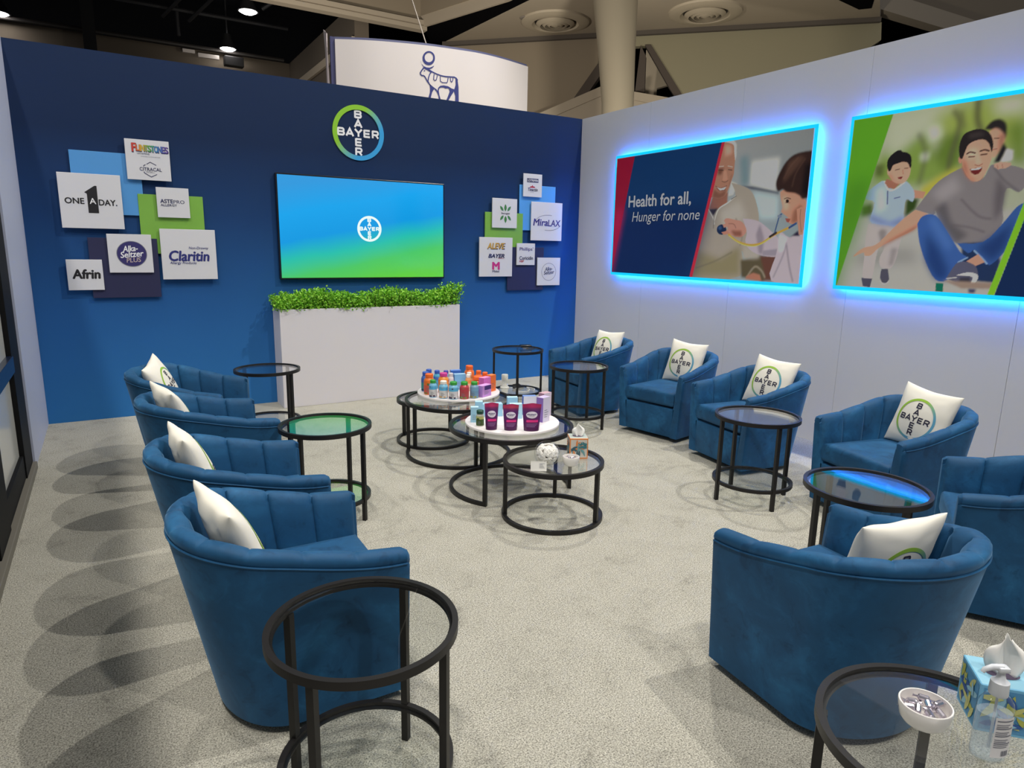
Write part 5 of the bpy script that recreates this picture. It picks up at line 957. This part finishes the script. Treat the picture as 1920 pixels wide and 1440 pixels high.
for i, q in enumerate(pts):
    o = mint if i == 0 else mint.copy()
    if i: COL.objects.link(o)
    tag(o, 'white wrapped mint inside the round glass globe jar', 'sweet', 'mints in the glass globe'); o.location = Vector((2.040, 2.972, Z0 + rg*.97)) + q
    o.rotation_euler = (q.normalized().to_track_quat('Z', 'Y').to_euler()); o.rotation_euler.rotate_axis('Z', rng.uniform(0, 6))
cd = thing('tent_card', 'small white folded card leaning in front of the glass globe', 'card', (1.953, 2.925, Z0), rz=R(-33))
bm = bm_new()
for sg, off in ((1, -.010), (-1, .010)):
    q = [bm.verts.new(p) for p in ((-.044, off, 0), (.044, off, 0), (.044, 0, .052), (-.044, 0, .052), (-.044, off+.0012*sg, 0), (.044, off+.0012*sg, 0), (.044, .0012*sg, .052), (-.044, .0012*sg, .052))]
    for f in ((0,1,2,3),(7,6,5,4),(0,4,5,1),(1,5,6,2),(2,6,7,3),(3,7,4,0)): bm.faces.new([q[i] for i in f])
obj('card_stock', bm, M('card_white', (240, 238, 232), 0.6), cd)
bm = bm_new(); FC = lambda a, b, d=0.0: (a, -.010*(1-b/.052) - .0008, b)
for k in range(5): ribbon(bm, [(.004, .040-.006*k), (.034-.004*((k*3) % 4), .040-.006*k)], .0018, FC)
obj('print_lines', bm, GREY_INK, cd)
def sweets_bowl(label, x, y, z, r, h, n, slabel, grp, seed, ssc):
    t = thing('white_bowl', label, 'bowl', (x, y, z))
    bm = bm_new(); lathe(bm, [(0, 0.0), (r*.66, 0), (r*.78, .004), (r*.90, h*.28), (r*.97, h*.65), (r, h-.002), (r-.001, h), (r-.004, h), (r*.93, h*.65), (r*.86, h*.30), (r*.70, .009), (0, .007)], 48, cap=False); obj('bowl', bm, M('porcelain', (238, 234, 230), 0.18, coat=.4), t, smooth=60)
    rg_ = random.Random(seed); P_ = []
    for i in range(3000):
        if len(P_) >= n: break
        a = rg_.uniform(0, 2*PI); d = (r-.022)*math.sqrt(rg_.random()); q = Vector((d*math.cos(a), d*math.sin(a), h*.62 + rg_.uniform(0, h*.28)))
        if all((q-s).length > .017*ssc/.9 for s in P_): P_.append(q)
    for i, q in enumerate(P_):
        o = copy_tree(SWEET); tag(o, slabel, 'sweet', grp); o.location = Vector((x, y, z)) + q; o.rotation_euler = (rg_.uniform(-.35, .35), rg_.uniform(-.35, .35), rg_.uniform(0, 6.3)); o.scale = (ssc,)*3
FOIL = M('silver_foil', (206, 200, 210), 0.22, 0.9)
SWEET = bpy.data.objects.new('wrapped_sweet', None); COL.objects.link(SWEET)
bm = bm_new(); rings = []
for xx, r_ in ((-.021, .0075), (-.017, .0045), (-.0125, .0022), (-.011, .0055), (-.0085, .0072), (.0085, .0072), (.011, .0055), (.0125, .0022), (.017, .0045), (.021, .0075)):
    fl = .35 if abs(xx) > .0126 else 1.0
    rings.append([bm.verts.new((xx, r_*math.cos(2*PI*i/10)*(1 + (.25 if i % 2 and fl < 1 else 0)), r_*fl*math.sin(2*PI*i/10))) for i in range(10)])
for a, b in zip(rings, rings[1:]):
    for i in range(10): bm.faces.new((a[i], a[(i+1) % 10], b[(i+1) % 10], b[i]))
bm.faces.new(rings[0][::-1]); bm.faces.new(rings[-1]); obj('foil_wrapper', bm, FOIL, SWEET, smooth=30)
sweets_bowl('small white bowl of silver sweets on the low front coffee table', 2.167, 2.918, Z0, .048, .052, 9, 'silver wrapped sweet in the bowl on the low coffee table', 'sweets in the far bowl', 5, .62)
sweets_bowl('white bowl of silver sweets on the side table at lower right', 1.449, .628, .5397, .053, .048, 9, 'silver wrapped sweet in the bowl at lower right', 'sweets in the near bowl', 8, 1.0)
SWEET_CH = list(SWEET.children)
for c_ in SWEET_CH: bpy.data.objects.remove(c_)
bpy.data.objects.remove(SWEET)
def tissue_box(label, x, y, z, w_, h, ang, base, edge, leafs, top, tis_h):
    t = thing('tissue_box', label, 'tissue box', (x, y, z), rz=R(ang), group='cube tissue boxes')
    bm = bm_new(); box(bm, -w_/2, w_/2, -w_/2, w_/2, 0, h, .002, 1); o = obj('carton', bm, [M('tb_%d_%d_%d' % edge, edge, 0.5), M('tb_%d_%d_%d' % top, top, 0.5)], t)
    for p in o.data.polygons: p.material_index = 1 if p.normal.z > .9 else 0
    rg_ = random.Random(int(w_*1e4)+len(leafs))
    for face in range(4):
        a = PI/2*face; c_, s_ = math.cos(a), math.sin(a)
        def F(u, v, d=0.0): X_, Y_ = u, -w_/2 - .0006 - d; return (X_*c_ - Y_*s_, X_*s_ + Y_*c_, v)
        bm = bm_new(); e = w_*.44; bm.faces.new([bm.verts.new(F(u, v)) for u, v in ((-e, h*.07), (e, h*.07), (e, h*.93), (-e, h*.93))]); pn = obj('printed_panel', bm, M('tb_%d_%d_%d' % base, base, 0.5), t)
        bms_ = {}
        for k in range(24):
            m_ = k % len(leafs); b_ = bms_.setdefault(m_, bm_new()); cx, cz = rg_.uniform(-e*.75, e*.75), rg_.uniform(h*.2, h*.8); an = rg_.uniform(0, PI); ln = rg_.uniform(.3, .5)*w_; wd_ = ln*.30
            P_ = [(-.5, 0), (-.3, .35), (0, .5), (.3, .3), (.5, 0), (.3, -.3), (0, -.5), (-.3, -.35)]; q = [(cx + x_*ln*math.cos(an) - y_*wd_*math.sin(an), cz + x_*ln*math.sin(an) + y_*wd_*math.cos(an)) for x_, y_ in P_]
            q = [(max(-e, min(e, u)), max(h*.07, min(h*.93, v))) for u, v in q]
            try: b_.faces.new([b_.verts.new(F(u, v, .0003 + .0001*k)) for u, v in q])
            except ValueError: pass
        for m_, b_ in bms_.items(): obj('printed_leaves', b_, M('tb_%d_%d_%d' % leafs[m_], leafs[m_], 0.5), pn)
    bm = bm_new(); bm.faces.new([bm.verts.new((w_*.30*math.cos(2*PI*i/32), w_*.2*math.sin(2*PI*i/32), h + .0006)) for i in range(32)]); obj('opening', bm, M('tb_opening', (84, 74, 96), 0.8), t)
    bm = bm_new(); nu, nv = 18, 12; G = []
    for j in range(nv+1):
        f = j/nv; row = []
        for i in range(nu+1):
            g = -1 + 2*i/nu; wd_ = w_*(.20 + .22*math.sin(PI*min(1, f*1.05))*(.5+.5*f)) * (1 - .55*f**3)
            row.append(bm.verts.new((g*wd_ + w_*.06*f*math.sin(f*3), w_*.10*math.sin(g*5 + f*2)*(1-.4*f) + w_*.05*f, h - .004 + tis_h*(f - .18*g*g*f*f) + .004*math.sin(g*9+f*7))))
        G.append(row)
    for j in range(nv):
        for i in range(nu): bm.faces.new((G[j][i], G[j][i+1], G[j+1][i+1], G[j+1][i]))
    o = obj('tissue', bm, M('tissue_paper', (240, 238, 234), 0.9), t, smooth='full'); md = o.modifiers.new('thick', 'SOLIDIFY'); md.thickness = .0008
tissue_box('cube tissue box with orange edges and teal leaves on the low coffee table', 2.297, 3.034, Z0, .108, .124, -28, (206, 200, 190), (222, 138, 74), [(66, 124, 132), (110, 160, 164), (224, 142, 84), (60, 96, 110)], (176, 186, 180), .075)
tissue_box('cube tissue box with light blue edges and flower print at lower right', 1.600, .556, .5397, .112, .112, -48, (84, 150, 196), (122, 190, 228), [(186, 190, 90), (52, 92, 160), (150, 200, 220), (206, 206, 130)], (140, 192, 214), .092)
# hand sanitizer
def gel_mat():
    mt = glass('clear_gel', (0.955, 0.97, 0.98), 1.05); nt = mt.node_tree; o = next(n for n in nt.nodes if n.type == 'OUTPUT_MATERIAL'); df = N(nt, 'ShaderNodeBsdfDiffuse'); df.inputs['Color'].default_value = lin((226, 234, 242))
    mx = N(nt, 'ShaderNodeMixShader'); mx.inputs['Fac'].default_value = 0.22; nt.links.new(o.inputs['Surface'].links[0].from_socket, mx.inputs[1]); nt.links.new(df.outputs['BSDF'], mx.inputs[2]); nt.links.new(mx.outputs['Shader'], o.inputs['Surface']); return mt
sz = thing('sanitizer_bottle', 'clear hand sanitizer pump bottle on the side table at lower right', 'bottle', (1.462, .508, .5397), rz=R(-35))
GEL = glass('sanitizer_plastic', (0.93, 0.955, 0.97), 1.42); bm = bm_new()
def oval(bm, prof, n=40, ky=.68):
    lathe(bm, prof, n)
    for v in bm.verts: v.co.y *= ky if abs(v.co.z) >= 0 else 1
    return bm
oval(bm, [(.030, 0), (.0335, .004), (.0345, .02), (.0345, .114), (.032, .127), (.024, .138), (.013, .144), (.012, .150)], ky=.72); obj('bottle', bm, GEL, sz, smooth=50)
bm = bm_new(); oval(bm, [(.028, .003), (.0318, .006), (.0328, .02), (.0328, .104)], ky=.72); obj('gel', bm, gel_mat(), sz, smooth=50)
bm = bm_new(); lathe(bm, [(.0165, .143), (.0175, .147), (.0165, .172), (.009, .178), (.006, .19), (.006, .196)], 28); obj('pump_collar', bm, M('pump_plastic', (214, 218, 224), 0.3), sz, smooth=40)
bm = bm_new(); box(bm, -.011, .011, -.010, .010, .194, .205, .003); tube(bm, [(0, 0, .202), (-.02, 0, .202), (-.034, 0, .196), (-.037, 0, .190)], [.007, .006, .005, .004], 12); obj('pump_head', bm, MATS['pump_plastic'], sz, smooth=40)
bm = bm_new(); tube(bm, [(0, 0, .15), (0, 0, .02)], .0025, 8); obj('dip_tube', bm, MATS['pump_plastic'], sz)
LP = lambda a, b, d=0.0: (.0352*math.sin(a/.0345), -.72*.0352*math.cos(a/.0345) - .0004 - d, b)
bm = bm_new(); G = [[bm.verts.new(LP(-.012 + .044*i/10, .016 + .090*j)) for j in (0, 1)] for i in range(11)]
for i in range(10): bm.faces.new((G[i][0], G[i+1][0], G[i+1][1], G[i][1]))
lb = obj('back_label', bm, M('label_white', (228, 226, 228), 0.5), sz)
bm = bm_new()
for k in range(15):
    if k in (1, 5, 9): continue
    ribbon(bm, [(-.009, .099-.0042*k), (.027-.004*((k*5) % 4), .099-.0042*k)], .0016 if k % 4 else .0024, LP, .0005, 6)
for k in range(9): ribbon(bm, [(.008 + .0020*k, .020), (.008 + .0020*k, .032)], .0007 + .0006*(k % 3), LP, .0005)
obj('label_print', bm, GREY_INK, lb)

# ------------------------------------------------------------------ things on the table by the blue wall
ch = thing('charging_pad', 'flat black charger on the glass table by the blue wall', 'charger', (3.60, 5.69, .5397), rz=R(-20))
bm = bm_new(); box(bm, -.058, .058, -.040, .040, .010, .034, .008, 3); obj('body', bm, M('charger_black', (26, 24, 26), 0.25), ch, smooth=40)
bm = bm_new(); lathe(bm, [(.03, 0), (.034, .011)], 24); obj('foot', bm, M('charger_grey', (150, 150, 156), 0.4), ch)
bm = bm_new(); tube(bm, smooth_path([(.052, -.01, .012), (.08, -.04, .004), (.06, -.085, .004), (.02, -.10, .004), (-.01, -.08, .004), (.02, -.055, .004), (.06, -.06, .004)], 6), .003, 8); obj('cable', bm, M('cable_black', (22, 22, 24), 0.5), ch, smooth=True)
wd = thing('white_canister', 'white speckled cylinder on the lower shelf of the table by the blue wall', 'container', (3.425, 5.80, .1237))
bm = bm_new(); lathe(bm, [(.048, 0), (.048, .008), (.036, .012), (.034, .016), (.034, .134), (.031, .139), (0, .139)], 36, cap=False); sm = M('canister_white', (226, 224, 216), 0.5); nt, b = nodes(sm); vv = N(nt, 'ShaderNodeTexVoronoi'); vv.inputs['Scale'].default_value = 60; tc = N(nt, 'ShaderNodeTexCoord'); nt.links.new(tc.outputs['Object'], vv.inputs['Vector']); rr = ramp(nt, [(.10, lin((110, 106, 104))), (.16, lin((226, 224, 216)))]); nt.links.new(vv.outputs['Distance'], rr.inputs['Fac']); nt.links.new(rr.outputs['Color'], b.inputs['Base Color'])
obj('body', bm, sm, wd, smooth=40)
bm = bm_new(); tube(bm, smooth_path([(3.47, 5.77, .1290), (3.50, 5.66, .1290), (3.44, 5.56, .1290), (3.52, 5.52, .1290), (3.60, 5.60, .1290), (3.62, 5.68, .133), (3.66, 5.60, .129), (3.60, 5.52, .129)], 6), .004, 8); tag(obj('white_cable', bm, M('cable_white', (222, 220, 214), 0.5), smooth=True), 'white cable coiled on the lower shelf of the table by the blue wall', 'cable')
pb = thing('cable_pouch', 'black cable bundle on the lower shelf behind the front leg', 'cable', (3.545, 5.735, .1237), rz=R(10))
bm = bm_new()
for k in range(5): tube(bm, smooth_path([(-.075+.01*k, -.02+.012*k, .006+.005*k), (0, -.035+.01*k, .01+.007*k), (.075-.008*k, -.01+.01*k, .006+.004*k), (.03, .03, .010+.006*k), (-.04, .03, .008+.006*k), (-.075+.01*k, -.02+.012*k, .006+.005*k)], 5), .005, 7)
obj('bundle', bm, MATS['cable_black'], pb, smooth=True)
